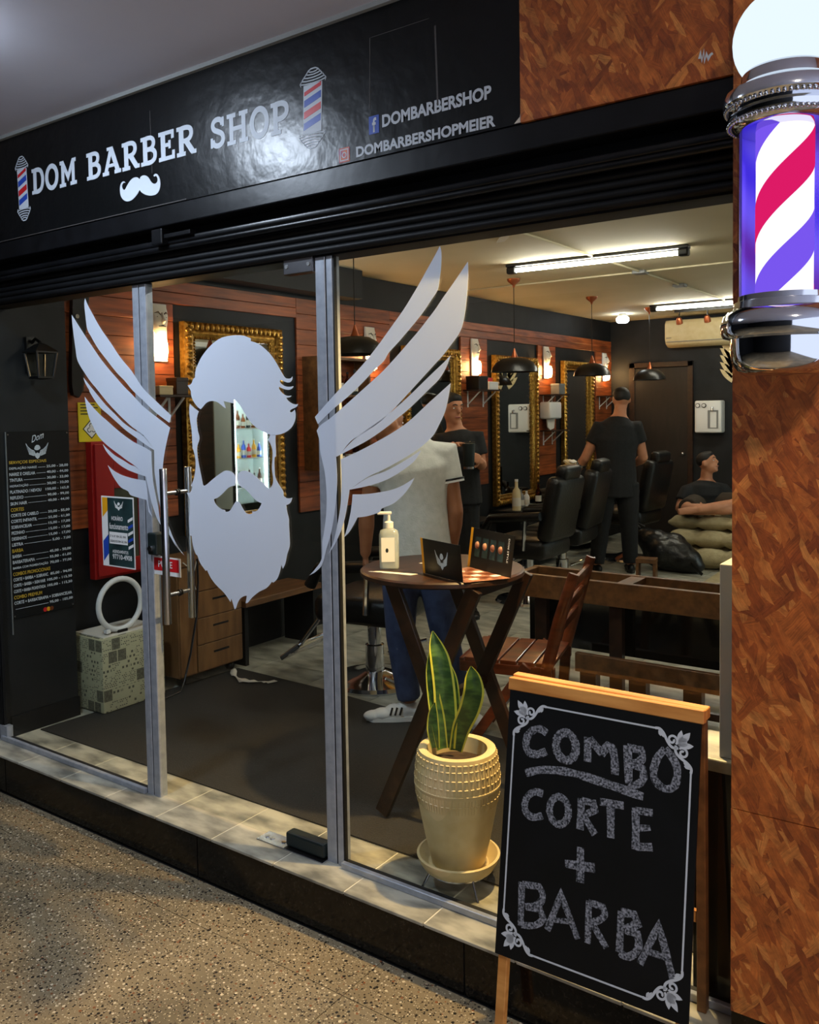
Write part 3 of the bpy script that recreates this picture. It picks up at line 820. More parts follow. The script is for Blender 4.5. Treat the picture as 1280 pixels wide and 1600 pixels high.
feather(rw, pts((H, [(1197, 80), (1140, 140), (1060, 215), (960, 312), (860, 410), (760, 502), (640, 602), (500, 702), (380, 792), (265, 915), (440, 825), (520, 780), (650, 690), (760, 600), (845, 530), (940, 440), (1030, 350), (1100, 280), (1160, 180)])))
feather(rw, pts((H, [(1197, 312), (1100, 400), (1000, 490), (850, 630), (720, 720), (600, 790), (440, 875), (280, 947)]), (I, [(345, 400), (343, 550), (335, 690), (315, 830), (285, 980), (262, 1070), (213, 1190), (280, 1085), (330, 980), (350, 920), (380, 820), (405, 680), (425, 545), (610, 415), (750, 350), (900, 270), (1050, 180), (1150, 110)]),
     (H, [(1050, 750), (1100, 660), (1150, 550), (1180, 420)])))
feather(rw, pts((I, [(1140, 150), (1060, 203), (930, 282), (780, 362), (612, 424), (425, 545), (600, 510), (760, 460), (880, 400), (1000, 320), (1080, 250)])))
feather(rw, pts((I, [(1075, 425), (960, 500), (850, 545), (700, 575), (570, 590), (455, 592), (445, 700), (430, 800), (400, 930), (370, 1020), (420, 970), (470, 890), (505, 822), (600, 810), (700, 780), (730, 765), (745, 735), (860, 685), (960, 600), (1030, 510)])))
bf = thing('beard_decal', 'white vinyl silhouette of quiffed hair and long beard on the glass door', 'decal', (-0.6, VY, 1.2))
VYb = VY
feather(bf, pts((D, [(60, 605), (80, 555), (100, 540), (105, 470), (130, 400), (170, 320), (230, 240), (300, 170), (380, 120), (470, 98), (560, 93), (620, 100), (690, 130), (685, 155), (760, 180), (830, 230), (900, 300), (960, 390), (1010, 480), (1050, 540), (1080, 550), (1110, 545), (1125, 525),
     (1125, 555), (1105, 585), (1070, 590), (1030, 575), (1000, 562), (992, 580), (1010, 605), (1050, 630), (1100, 635), (1137, 628), (1125, 650), (1090, 668), (1040, 660), (985, 635), (990, 665), (1030, 710), (1070, 730), (1117, 728), (1100, 745), (1060, 750), (1080, 780), (1120, 810), (1160, 822), (1187, 815),
     (1170, 845), (1140, 862), (1105, 880), (1100, 900), (1120, 902), (1150, 875), (1160, 930), (1150, 1000), (1110, 1070), (1040, 1120), (960, 1143), (895, 1140), (820, 1110), (740, 1060), (680, 1000), (620, 910), (580, 840), (540, 790), (508, 768), (512, 812), (480, 805), (400, 785), (425, 862), (410, 855), (380, 830), (330, 795),
     (270, 785), (220, 805), (180, 850), (160, 872), (120, 840), (80, 780), (58, 720), (56, 680), (20, 620)])), 50, 'hair')
feather(bf, pts((D, [(948, 1140), (893, 1140), (870, 1195), (900, 1250)]), (E_, [(930, 0), (965, 90), (965, 200), (960, 300), (975, 420), (965, 480), (930, 525), (850, 450), (760, 370), (690, 330), (640, 325), (595, 345), (580, 390), (583, 450), (600, 487), (660, 525), (720, 585), (780, 650), (845, 685), (825, 730), (790, 770), (740, 775), (745, 795), (710, 805), (670, 790),
     (630, 730), (600, 675), (575, 660), (555, 670), (530, 710), (490, 770), (445, 780), (440, 760), (390, 745), (340, 700), (315, 640), (360, 620), (420, 570), (480, 510), (548, 487), (558, 430), (550, 370), (510, 335), (450, 322), (400, 345), (300, 420), (215, 490), (195, 480), (165, 330), (140, 200), (130, 60)]),
     (D, [(148, 1180), (130, 1100), (120, 1020), (120, 960), (140, 895), (70, 840), (45, 812), (40, 900), (50, 1000), (65, 1100), (75, 1280)]), (E_, [(90, 100), (110, 200), (110, 310), (90, 420), (60, 490), (75, 500), (65, 545), (40, 570), (15, 565), (30, 600), (45, 640), (45, 780)]),
     (F, [(40, 100), (50, 260), (68, 265), (85, 380), (115, 470), (130, 480), (160, 560), (225, 655), (240, 645), (280, 730), (340, 810), (430, 900), (500, 1000), (508, 960), (525, 1010), (545, 1080), (560, 1070), (580, 1010), (610, 960), (650, 935), (682, 930), (668, 1012), (690, 1010), (740, 950), (820, 885), (900, 845), (960, 775), (975, 785), (1020, 740), (1050, 660), (1065, 585), (1082, 630), (1110, 570), (1130, 470), (1158, 380), (1158, 280), (1150, 130)]),
     (E_, [(1150, 860), (1130, 780), (1120, 705), (1165, 680), (1188, 622), (1130, 630), (1090, 600), (1085, 550), (1040, 480), (1000, 400), (990, 300), (990, 180), (1005, 160), (1000, 0)])), 50, 'beard')

# small stickers on the glass
ps = thing('opening_hours_poster', 'small opening hours poster with yellow and blue corner stuck on the narrow pane', 'poster', (-1.2, .012, .93))
X0, X1, Z0, Z1 = -1.306, -1.090, .930, 1.228
fp = XZ(-.0006)
MB().b2((X0, -.0012, Z0), (X1, 0.0, Z1)).build('sheet', MATS['white'], ps, world=True)
mat('poster_dark', lin(20, 34, 36), .5, col2=lin(40, 66, 66), scale=14)
MB().prism([(X0 + .042, Z0 + .006), (X1 - .006, Z0 + .006), (X1 - .006, Z1 - .006), (X0 + .042, Z1 - .006)], XZ(-.0012), .0006).build('print_field', MATS['poster_dark'], ps, world=True)
MB().prism([(X0 + .006, Z1 - .006), (X0 + .042, Z1 - .006), (X0 + .042, Z1 - .06), (X0 + .006, Z1 - .09)], XZ(-.0012), .0006).build('corner_print', MATS['ochre'], ps, world=True)
MB().prism([(X0 + .006, Z0 + .02), (X0 + .042, Z0 + .055), (X0 + .042, Z0 + .135), (X0 + .006, Z0 + .105)], XZ(-.0012), .0006).build('corner_print', MATS['blue'], ps, world=True)
MB().prism([(X0 + .05, Z0 + .098), (X1 - .045, Z0 + .098), (X1 - .045, Z0 + .148), (X0 + .05, Z0 + .148)], XZ(-.0018), .0006).build('hours_box', MATS['white'], ps, world=True)
for i in range(5):
    z = Z0 + .08 + i * .028
    MB().prism([(X1 - .04, z), (X1 - .008, z + .014), (X1 - .008, z + .026), (X1 - .04, z + .012)], XZ(-.0018), .0006).build('pole_print', MATS['blue' if i % 2 else 'white'], ps, world=True)
for s_, x, z, wd, ht, mm in (('HORÁRIO', X0 + .068, Z0 + .197, .075, .022, 'white'), ('funcionamento', X0 + .052, Z0 + .160, .125, .026, 'white'), ('AGENDAMENTOS', X0 + .068, Z0 + .060, .105, .013, 'white'),
        ('97710-4908', X0 + .068, Z0 + .034, .128, .021, 'white'), ('2ª A 6ª 10H ÀS 19H', X0 + .055, Z0 + .126, .105, .012, 'plastic_black'), ('SÁBADOS 09H ÀS 19H', X0 + .055, Z0 + .105, .112, .012, 'plastic_black')):
    text(s_, (x, -.0024 if mm == 'plastic_black' else -.0018, z), (1, 0, 0), (0, 0, 1), wd, ht, MATS[mm], ps, bold=.012)
def mini_logo(fn, mats, par, t=.0006):
    m = MB()
    for s_ in (1, -1):
        for k in range(4):
            m.ribbon([(s_ * (.2), -.05 - .09 * k), (s_ * (.42 - .03 * k), .02 - .09 * k), (s_ * (.62 - .04 * k), .20 - .13 * k), (s_ * (.72 - .06 * k), .42 - .16 * k)], [.05, .10, .09, .02], fn, t)
    m.prism([(-.15, .22), (-.2, .08), (-.1, .0), (.05, .0), (.2, .1), (.17, .22), (.08, .3), (-.06, .3)], fn, t)
    m.prism([(-.2, -.02), (-.12, -.2), (0, -.14), (.12, -.2), (.2, -.02), (.22, -.22), (.12, -.42), (0, -.52), (-.12, -.42), (-.22, -.22)], fn, t)
    return m.build('winged_beard_logo', mats, par, world=True)
mini_logo(lambda u, v, w_: Vector((X0 + .118 + u * .042, -.0018 - w_, Z0 + .262 + v * .042)), MATS['white'], ps)
px_ = thing('pull_sign', 'small red and white PUXE sticker behind the steel door handle', 'sticker', (-.9, 0, .93))
MB().b2((-.986, .0002, .925), (-.812, .0018, .999)).build('backing', MATS['white'], px_, world=True)
MB().prism([(-.982, .942), (-.822, .942), (-.822, .993), (-.982, .993)], XZ(.0002), .0006).build('red_field', MATS['red'], px_, world=True)
text('PUXE', (-.945, -.0004, .956), (1, 0, 0), (0, 0, 1), .085, .026, MATS['white'], px_, bold=.01)

# ---------------------------------------------------------------- barber pole
bpx, bpy_ = 1.462, -.272
pl = thing('barber_pole', 'lit barber pole with chrome caps and white globe on the chipboard column', 'barber pole', (bpx, bpy_, 1.63))
c0 = (bpx, bpy_, 0)
emis('pole_white', (1.0, .96, 1.0, 1), .62)
emis('pole_red', (1.0, .015, .16, 1), .40)
emis('pole_blue', (.24, .12, .95, 1), .44)
emis('globe_light', (.78, .90, 1.0, 1), .52)
MB().ball((bpx, bpy_, 2.328), .104, 40).build('globe', MATS['globe_light'], pl, world=True, smooth=80)
MB().lathe([(.062, 2.266), (.082, 2.264), (.086, 2.258), (.088, 2.237), (.100, 2.234), (.104, 2.228), (.118, 2.222), (.124, 2.208), (.123, 2.196), (.112, 2.186), (.106, 2.182), (.114, 2.174), (.113, 2.164), (.104, 2.152), (.096, 2.146), (.086, 2.144)], 56, c0).build('top_cap', MATS['chrome'], pl, world=True, smooth=40)
m = MB()
for ring, zz, n_ in ((.117, 2.189, 64), (.112, 2.158, 64)):
    for k in range(n_):
        t = 2 * math.pi * k / n_
        m.ball((bpx + ring * math.cos(t), bpy_ + ring * math.sin(t), zz), .005, 6)
m.build('beading', MATS['chrome'], pl, world=True, smooth=60)['kind'] = 'stuff'
MB().lathe([(.086, 1.80), (.091, 1.799), (.092, 1.788), (.099, 1.786), (.101, 1.772), (.110, 1.768), (.122, 1.757), (.127, 1.740), (.127, 1.722), (.121, 1.712), (.108, 1.708), (.107, 1.680), (.104, 1.660), (.092, 1.642), (.07, 1.633), (.03, 1.630), (0, 1.630)], 56, c0).build('bottom_cap', MATS['chrome'], pl, world=True, smooth=40)
glassmat('pole_glass', (.88, .86, 1.0, 1), 0.0, 1.45, 1.0)
MB().lathe([(.0925, 2.146), (.0925, 1.80)], 48, c0, cap=False).build('glass_tube', MATS['pole_glass'], pl, world=True, smooth=80, recalc=False)
mat('pole_led_violet', lin(120, 100, 245), .5)  # violet paint stands in for the LED glow behind the drum
MB().lathe([(.089, 2.146), (.089, 1.80)], 40, c0, cap=False, a0=math.radians(2), a1=math.radians(178), R=Matrix.Rotation(math.radians(36), 3, 'Z')).build('back_reflector', MATS['pole_led_violet'], pl, world=True, smooth=80)
dr = MB().cyl((bpx, bpy_, 1.80), (bpx, bpy_, 2.146), .0565, n=48).build('drum', MATS['pole_white'], pl, world=True, smooth=60)
def helix(t0, wdt, material, pitch=.34, r=.0575):
    m = MB(); vs, fs = [], []; n = 60
    zlo, zhi = 1.80, 2.146
    rows = []
    for k in range(n + 1):
        ang = -1.6 + 7.9 * k / n
        zc = zlo + pitch * (ang / (2 * math.pi)) * 1.0 + t0
        rows.append((ang, zc))
    for ang, zc in rows:
        for dz in (-wdt / 2, wdt / 2):
            z = min(zhi, max(zlo, zc + dz))
            vs.append((bpx + r * math.cos(ang + .2), bpy_ + r * math.sin(ang + .2), z))
    for k in range(n):
        a = [vs[2 * k + q][2] for q in range(4)]
        if max(a) - min(a) < 1e-5: continue
        fs.append((2 * k, 2 * k + 1, 2 * k + 3, 2 * k + 2))
    m.add(vs, fs)
    return m.build('stripe', material, dr, world=True, smooth=80, recalc=False)
for k in (-2, -1, 0, 1, 2):
    helix(k * .34 - .03 + .34, .085, MATS['pole_red'])
    helix(k * .34 - .20 + .34, .085, MATS['pole_blue'])
MB().b2((bpx - .035, bpy_ + .10, 2.16), (bpx + .035, -.134, 2.215)).build('wall_bracket', MATS['chrome'], pl, world=True, bevel=.004)
MB().b2((bpx - .035, bpy_ + .10, 1.71), (bpx + .035, -.134, 1.765)).build('wall_bracket', MATS['chrome'], pl, world=True, bevel=.004)

# ---------------------------------------------------------------- chalkboard A-frame
mat('chalkboard', lin(6, 9, 11), .6, col2=lin(10, 13, 16), scale=8, spec=.25)
def chalk():
    m = mat('chalk', lin(30, 34, 40), .9, col2=lin(150, 154, 166), scale=190, detail=3, ramp=(.38, .68))
chalk()
bo = Vector((.700, -.085, .768)); bu = Vector((1, 0, .012)).normalized(); bv = Vector((0, -.105, -.722)).normalized(); bn = bu.cross(bv)
if bn.y > 0: bn = -bn
BWD, BHT = .537, .727
af = thing('chalkboard_sign', 'wooden A-frame chalkboard reading COMBO CORTE + BARBA standing against the step', 'chalkboard', (.97, -.2, -.173))
fb_ = lambda u, v, w_: bo + bu * u + bv * v + bn * w_
MB().prism([(0, 0), (BWD, 0), (BWD, BHT), (0, BHT)], fb_, .008).build('board', MATS['chalkboard'], af, world=True)
for u in (.006, BWD - .034):
    MB().prism([(u, -.01), (u + .028, -.01), (u + .028, BHT + .222), (u, BHT + .222)], lambda a, b_, c_: fb_(a, b_, -.001 - c_), .022).build('front_leg', MATS['pine'], af, world=True, bevel=.002, seg=1)
topb = fb_(BWD / 2, -.014, 0)
MB().prism([(-.006, -.034), (BWD + .006, -.034), (BWD + .006, 0), (-.006, 0)], lambda a, b_, c_: fb_(a, b_, .010 - c_), .026).build('top_rail', MATS['pine'], af, world=True, bevel=.002, seg=1)
MB().b2((.694, -.064, .777), (.700 + BWD + .006, -.036, .806)).build('rear_rail', MATS['pine'], af, world=True, bevel=.002, seg=1)
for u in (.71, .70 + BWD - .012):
    MB().bar((u, -.050, .79), (u, -.036, 0.001), .024, .028, (0, 1, 0)).build('rear_leg', MATS['mid_wood'], af, world=True, bevel=.002, seg=1)  # darker wood stands in for the shade on the rear legs
MB().bar((.71, -.040, .25), (.70 + BWD - .012, -.040, .25), .014, .03).build('rear_stretcher', MATS['pine'], af, world=True)
def buv(px, py):
    p = pixplane(px, py, bo + bn * .008, bn) - bo
    return (p.dot(bu), p.dot(bv))
K = lambda X, Y: buv(760 + X / 2.857, 1040 + Y / 2.857)
fc = lambda u, v, w_: fb_(u, v, .008 + w_)
CH = [
 ('C', [([(272, 305), (240, 285), (200, 298), (180, 340), (190, 385), (228, 398), (270, 385)], 30)]),
 ('O', [([(358 + 44 * math.cos(a) + 6 * math.sin(a), 365 + 62 * math.sin(a)) for a in [q * math.pi / 9 for q in range(19)]], 32)]),
 ('M', [([(455, 435), (455, 325)], 30), ([(462, 330), (520, 400)], 30), ([(515, 400), (545, 365), (568, 385), (578, 495)], 32)]),
 ('B', [([(632, 365), (640, 535)], 32), ([(632, 372), (690, 385), (698, 425), (655, 446)], 28), ([(650, 446), (700, 470), (702, 520), (660, 545), (640, 535)], 28)]),
 ('O', [([(800, 382), (762, 430), (752, 510), (800, 560), (845, 545), (852, 460), (800, 380)], 28)]),
 ('-', [([(180, 482), (260, 468), (380, 482), (520, 527), (705, 595)], [20, 34, 34, 34, 32])]),
 ('C', [([(258, 576), (215, 568), (182, 600), (180, 650), (208, 678), (256, 674)], 28)]),
 ('O', [([(330 + 42 * math.cos(a) + 4 * math.sin(a), 652 + 62 * math.sin(a)) for a in [q * math.pi / 9 for q in range(19)]], 28)]),
 ('R', [([(430, 600), (424, 738)], 28), ([(430, 607), (482, 620), (490, 652), (440, 676)], 26), ([(440, 676), (492, 762)], 28)]),
 ('T', [([(512, 614), (618, 634)], 32), ([(560, 620), (562, 778)], 32)]),
 ('E', [([(672, 645), (674, 832)], 30), ([(672, 655), (748, 668)], 24), ([(674, 735), (738, 735)], 22), ([(674, 818), (748, 822)], 28)]),
 ('+', [([(360, 890), (493, 912)], 32), ([(428, 818), (428, 976)], 32)]),
 ('B', [([(168, 972), (164, 1168)], 28), ([(172, 980), (245, 992), (262, 1040), (235, 1075), (185, 1082)], 26), ([(190, 1082), (250, 1092), (266, 1138), (230, 1165), (165, 1162)], 26)]),
 ('A', [([(283, 1188), (343, 1028), (420, 1230)], 25), ([(308, 1142), (390, 1152)], 20)]),
 ('R', [([(468, 1060), (464, 1250)], 26), ([(468, 1065), (530, 1086), (536, 1130), (478, 1156)], 24), ([(480, 1152), (548, 1272)], 24)]),
 ('B', [([(612, 1108), (606, 1292)], 28), ([(612, 1110), (670, 1122), (685, 1165), (630, 1190)], 28), ([(630, 1190), (685, 1212), (690, 1272), (650, 1312), (606, 1292)], 28)]),
 ('A', [([(698, 1345), (780, 1172), (850, 1425)], 26), ([(728, 1288), (828, 1322)], 22)]),
]
chalk_rng = random.Random(3)
for c, strokes in CH:
    m = MB()
    for i, (P, wd) in enumerate(strokes):
        q = [K(*p) for p in P]
        q = smoothpoly(q, 4, 70, False) if len(q) > 2 else [q[0], ((q[0][0] + q[1][0]) / 2, (q[0][1] + q[1][1]) / 2), q[1]]
        W0 = (wd if not hasattr(wd, '__len__') else sum(wd) / len(wd)) / 2.857 / 500
        m.ribbon(q, [W0 * chalk_rng.uniform(.86, 1.12) for _ in q], fc, .0006 + .00006 * i)
    m.build('chalk_letter' if c != '-' else 'chalk_underline', MATS['chalk'], af, world=True)
# painted border with corner scrolls
ML, MT = .020, .030
for a, b_ in (((ML + .083, MT), (BWD - ML - .083, MT)), ((ML + .083, BHT - MT), (BWD - ML - .083, BHT - MT)), ((ML, MT + .083), (ML, BHT - MT - .083)), ((BWD - ML, MT + .083), (BWD - ML, BHT - MT - .083))):
    MB().ribbon([a, b_], .0045, fc, .0007).build('border_line', MATS['white_print'], af, world=True)
def leafpoly(x0, y0, x1, y1, wd):
    d = Vector((x1 - x0, y1 - y0)); n_ = Vector((-d.y, d.x)).normalized() * wd
    o_ = Vector((x0, y0))
    return [o_, o_ + d * .35 + n_ * .8, o_ + d * .65 + n_, o_ + d, o_ + d * .65 - n_, o_ + d * .35 - n_ * .8]
for sx in (0, 1):
    for sy in (0, 1):
        def fq(u, v, w_, sx=sx, sy=sy):
            return fc(BWD - (ML + u) if sx else ML + u, BHT - (MT + v) if sy else MT + v, w_)
        m = MB()
        for L_ in ((.034, .034, .006, -.004, .008), (.034, .034, .028, -.006, .007), (.034, .034, -.004, .028, .007), (.034, .034, .014, .012, .013)):
            m.prism(smoothpoly(leafpoly(*L_), 3, 60), fq, .0007)
        for (cx_, cy_, s_, a0) in ((.050, .022, 1, 2.4), (.022, .050, -1, -.8)):
            P = []
            for k in range(20):
                t = k / 19; r_ = .0135 * (1 - .72 * t); an = a0 + s_ * t * 7.6
                P.append((cx_ + r_ * math.cos(an), cy_ + r_ * math.sin(an)))
            m.ribbon(P, .0055, fq, .0008)
        for P in ([(.034, .040), (.050, .040), (.062, .028), (.072, .010), (.083, .0), (.095, 0)], [(.040, .034), (.040, .050), (.028, .062), (.010, .072), (.0, .083), (0, .095)]):
            m.ribbon(smoothpoly(P, 3, 70, False), .0065, fq, .0009)
        for L_ in ((.082, .002, .072, .020, .004), (.086, .002, .080, .018, .0035), (.002, .082, .020, .072, .004), (.002, .086, .018, .080, .0035)):
            m.prism(leafpoly(*L_), fq, .0008)
        m.build('corner_scroll', MATS['white_print'], af, world=True)
# ---------------------------------------------------------------- lamps
emis('tube_light', (1.0, .94, .82, 1), 54.0)
emis('sconce_light', (1.0, .56, .22, 1), 66.0)
emis('bulb_cool', (.9, .95, 1.0, 1), 14.0)
emis('corridor_lamp', (.72, .84, 1.0, 1), 175.0)
emis('corridor_lamp_warm', (1.0, .86, .68, 1), 165.0)
def tube_lamp(label, p0, p1):
    c = (Vector(p0) + Vector(p1)) / 2
    t = thing('fluorescent_lamp', label, 'ceiling lamp', c, 0, 'fluorescent tube lamps on the shop ceiling')
    d = (Vector(p1) - Vector(p0)).normalized()
    MB().tube([Vector(p0) + d * .05, Vector(p1) - d * .05], .0145, 12).build('tube', MATS['tube_light'], t, world=True, smooth=60)
    for p, s_ in ((Vector(p0), 1), (Vector(p1), -1)):
        MB().bar(p, p + d * s_ * .07, .06, .05).build('end_cap', MATS['plastic_black'], t, world=True, bevel=.012)
    MB().bar(Vector(p0) + Vector((0, 0, .034)), Vector(p1) + Vector((0, 0, .034)), .07, .02).build('batten', MATS['plastic_black'], t, world=True, bevel=.004)
tube_lamp('long fluorescent tube on the shop ceiling, nearer to the glass front', (-1.20, 3.42, 2.565), (.09, 3.50, 2.565))
tube_lamp('far fluorescent tube on the shop ceiling above the air conditioner', (-1.30, 6.68, 2.565), (-.02, 6.70, 2.565))
tube_lamp('fluorescent tube on the ceiling right behind the glass front', (-.75, 1.15, 2.565), (.55, 1.20, 2.565))
tube_lamp('fluorescent tube on the ceiling over the pale wall side', (.75, 5.1, 2.565), (2.0, 5.1, 2.565))
def downlight(loc, r=.11, label='', lamp='corridor_lamp'):
    t = thing('ceiling_downlight', label, 'ceiling lamp', loc, 0, 'round downlights in the corridor ceiling')
    MB().lathe([(r + .02, .0), (r + .02, -.012), (r, -.014), (r, 0)], 28).build('ring', MATS['white'], t, smooth=40)
    MB().lathe([(r, -.008), (r * .95, -.018), (r * .8, -.028), (r * .45, -.036), (0, -.038)], 28).build('diffuser', MATS[lamp], t, smooth=60)
downlight((-.92, -.95, 2.795), .10, 'round downlight in the corridor ceiling that glints on the shop sign')
downlight((2.4, -1.75, 2.795), .10, 'round warm downlight in the corridor ceiling near the chipboard column', 'corridor_lamp_warm')
def face_sconce(y, label):
    t = thing('mask_sconce', label, 'wall lamp', (W + .02, y, 1.88), 0, 'white face mask wall lamps on the plank strips')
    # pale bearing board, bulb shade and a plain white face above
    MB().b2((0, -.06, 0), (.014, .06, .34)).build('back_plate', MATS['white'], t, bevel=.003)
    m = MB()
    prof = [(.0, .058, .335), (.02, .060, .30), (.034, .058, .27), (.040, .054, .235), (.038, .046, .20), (.030, .032, .168), (.018, .016, .148)]
    n_ = 9; vs, fs = [], []
    for d_, hw, z in prof:
        for k in range(n_):
            a = -math.pi / 2 + math.pi * k / (n_ - 1)
            vs.append((.014 + d_ * max(0.0, math.cos(a)) ** .7, hw * math.sin(a), z))
    for i in range(len(prof) - 1):
        for k in range(n_ - 1): fs.append((i * n_ + k, i * n_ + k + 1, (i + 1) * n_ + k + 1, (i + 1) * n_ + k))
    m.add(vs, fs)
    m.tube([(.048, 0, .285), (.064, 0, .235), (.052, 0, .222)], [.006, .012, .008], 8)
    fc_ = m.build('face', mat('mask_white', lin(240, 236, 224), .5) if 'mask_white' not in MATS else MATS['mask_white'], t, smooth=60)
    for s_ in (1, -1):
        m = MB(); m.tube([(.046, s_ * .010, .272), (.047, s_ * .028, .288), (.034, s_ * .046, .282)], [.003, .004, .002], 6); m.build('brow', MATS['plastic_black'], fc_)
        m = MB(); m.tube([(.045, s_ * .014, .258), (.042, s_ * .036, .260)], [.003, .003], 6); m.build('eye_slit', MATS['plastic_black'], fc_)
    m = MB(); m.tube([(.034, -.036, .214), (.046, -.024, .205), (.053, 0, .208), (.046, .024, .205), (.034, .036, .214)], [.002, .0035, .004, .0035, .002], 6); m.build('mouth_line', MATS['plastic_black'], fc_)
    MB().lathe([(.0, .01), (.020, .014), (.027, .05), (.027, .10), (.018, .128), (0, .134)], 16, (.048, 0, 0)).build('glowing_shade', MATS['sconce_light'], t, smooth=60)
for y, lb in ((1.13, 'glowing white mask wall lamp beside the first gilt mirror by the door'), (3.18, 'glowing mask wall lamp behind the tall wing decal'), (4.78, 'glowing mask wall lamp just right of the big wing tip'),
              (6.27, 'glowing mask wall lamp between the third and fourth gilt mirrors'), (7.86, 'glowing mask wall lamp nearest the back wall')):
    face_sconce(y, lb)
def pendant(x, y, z, r, label, bulb=False):
    t = thing('pendant_lamp', label, 'pendant lamp', (x, y, 2.61), 0, 'black dome pendant lamps over the chairs')
    h = 2.61 - z
    MB().lathe([(.0, 0), (.055, 0), (.05, -.02), (.012, -.05), (.006, -.07)], 16).build('ceiling_rose', MATS['copper'], t, smooth=50)
    MB().tube([(0, 0, -.05), (0, 0, -h + .15)], .0035, 6).build('cord', MATS['plastic_black'], t)
    MB().lathe([(.006, -h + .19), (.012, -h + .165), (.026, -h + .125), (.03, -h + .115)], 16).build('copper_tip', MATS['copper'], t, smooth=50)
    MB().lathe([(.028, -h + .118), (r * .5, -h + .108), (r * .78, -h + .078), (r * .94, -h + .038), (r, -h), (r - .006, -h), (r * .92, -h + .034), (r * .76, -h + .072), (r * .48, -h + .1), (.028, -h + .11)], 32).build('shade', MATS['plastic_black'], t, smooth=50)
    MB().ball((0, 0, -h + .05), .03, 12).build('bulb', MATS['white'] if not bulb else MATS['bulb_cool'], t, smooth=80)
pendant(-1.49, 4.056, 1.862, .19, 'black dome pendant lamp with copper tip hanging before the third gilt mirror')
pendant(-1.478, 5.585, 1.866, .175, 'black dome pendant lamp hanging just above the standing barber')
pendant(-1.378, 6.87, 1.845, .17, 'farthest black dome pendant lamp by the back wall door')
pendant(-1.62, 2.15, 1.93, .19, 'black dome pendant lamp half hidden by the wide pane post')
bl = thing('ceiling_bulb', 'bright round white lamp on the ceiling near the back corner', 'ceiling lamp', (-1.83, 7.27, 2.61))
MB().lathe([(.03, 0), (.05, -.02), (.05, -.035)], 16).build('base', MATS['white'], bl, smooth=50)
MB().lathe([(.055, -.03), (.07, -.05), (.068, -.085), (.05, -.10), (0, -.105)], 20).build('diffuser', MATS['bulb_cool'], bl, smooth=60)
bl = thing('ceiling_bulb', 'small round white lamp glowing beside the dome pendant near the door post', 'ceiling lamp', (-1.96, 2.28, 1.98))
MB().tube([(0, 0, .62), (0, 0, .03)], .004, 6).build('cord', MATS['plastic_black'], bl)
MB().lathe([(.015, .06), (.03, .03), (.055, .0), (.05, -.02), (.03, -.035), (0, -.04)], 18).build('diffuser', MATS['bulb_cool'], bl, smooth=60)
# warm spot by the front glass
def spot_lamp(loc, tgt, energy, label):
    t = thing('spot_lamp', label, 'spot lamp', loc)
    d = (Vector(tgt) - Vector(loc)).normalized()
    MB().lathe([(.03, .13), (.035, .12), (.008, .09)], 14).build('ceiling_rose', MATS['plastic_black'], t)
    MB().tube([(0, 0, .12), (0, 0, 0)], .008, 8).build('stem', MATS['plastic_black'], t)
    q = d.to_track_quat('-Z', 'Y').to_matrix()
    MB().lathe([(.03, .09), (.045, .05), (.05, -.04), (.044, -.04), (.038, .03), (.0, .04)], 18, (0, 0, 0), q).build('head', MATS['plastic_black'], t, smooth=50)
    l = bpy.data.lights.new('spot_beam', 'SPOT'); l.energy = energy; l.color = (1.0, .64, .26); l.spot_size = math.radians(92); l.spot_blend = .6; l.shadow_soft_size = .03
    o = bpy.data.objects.new('spot_beam', l); COL.objects.link(o); o.parent = t
    o.location = d * .045; o.rotation_euler = d.to_track_quat('-Z', 'Y').to_euler()
spot_lamp((.86, .40, 2.46), (.25, -.75, -.17), 190.0, 'small black spot lamp above the glass front shining on the potted plant')
# ---------------------------------------------------------------- floor mat, wall things near the door
mt = thing('rubber_mat', 'large dark ribbed rubber mat just inside the glass front', 'mat', (-.6, .8, 0))
MB().prism([(-2.10, .165), (1.15, .188), (1.15, 1.28), (-.30, 1.32), (-1.36, 1.42), (-2.02, 1.44)], lambda u, v, w_: Vector((u, v, w_)), .006).build('sheet', MATS['rubber_mat'], mt, world=True)

mb_ = thing('price_board', 'tall dark acrylic price list with winged logo on the black end pier', 'price list', (-2.13, .23, .58))
PX = -2.139
mat('acrylic', lin(20, 22, 25), .25)
MB().b2((PX, .060, .575), (PX + .005, .402, 1.495)).build('panel', MATS['acrylic'], mb_, world=True, bevel=.001, seg=1)
MB().b2((PX + .001, .058, .50), (PX + .007, .062, 1.495)).build('edge', MATS['grey_plastic'], mb_, world=True)
for y_, z_ in ((.07, 1.482), (.392, 1.482), (.07, .59), (.392, .59)): MB().cyl((PX + .005, y_, z_), (PX + .009, y_, z_), .004, n=10).build('screw', MATS['steel'], mb_, world=True)
Yd, Zu = Vector((0, 1, 0)), Vector((0, 0, 1))
def ml(s_, y0, z, wd, ht, mm='white_print', bold=.012): text(s_, (PX + .005, y0, z), Yd, Zu, wd, ht, MATS[mm], mb_, 'price_line', bold)
mini_logo(lambda u, v, w_: Vector((PX + .0055 + w_, .225 + u * .085, 1.400 + v * .085)), MATS['white_print'], mb_)
text('Dom', (PX + .005, .195, 1.437), Vector((0, 1, .35)), Zu, .072, .034, MATS['white_print'], mb_, 'script_name', .006, shear=.3)
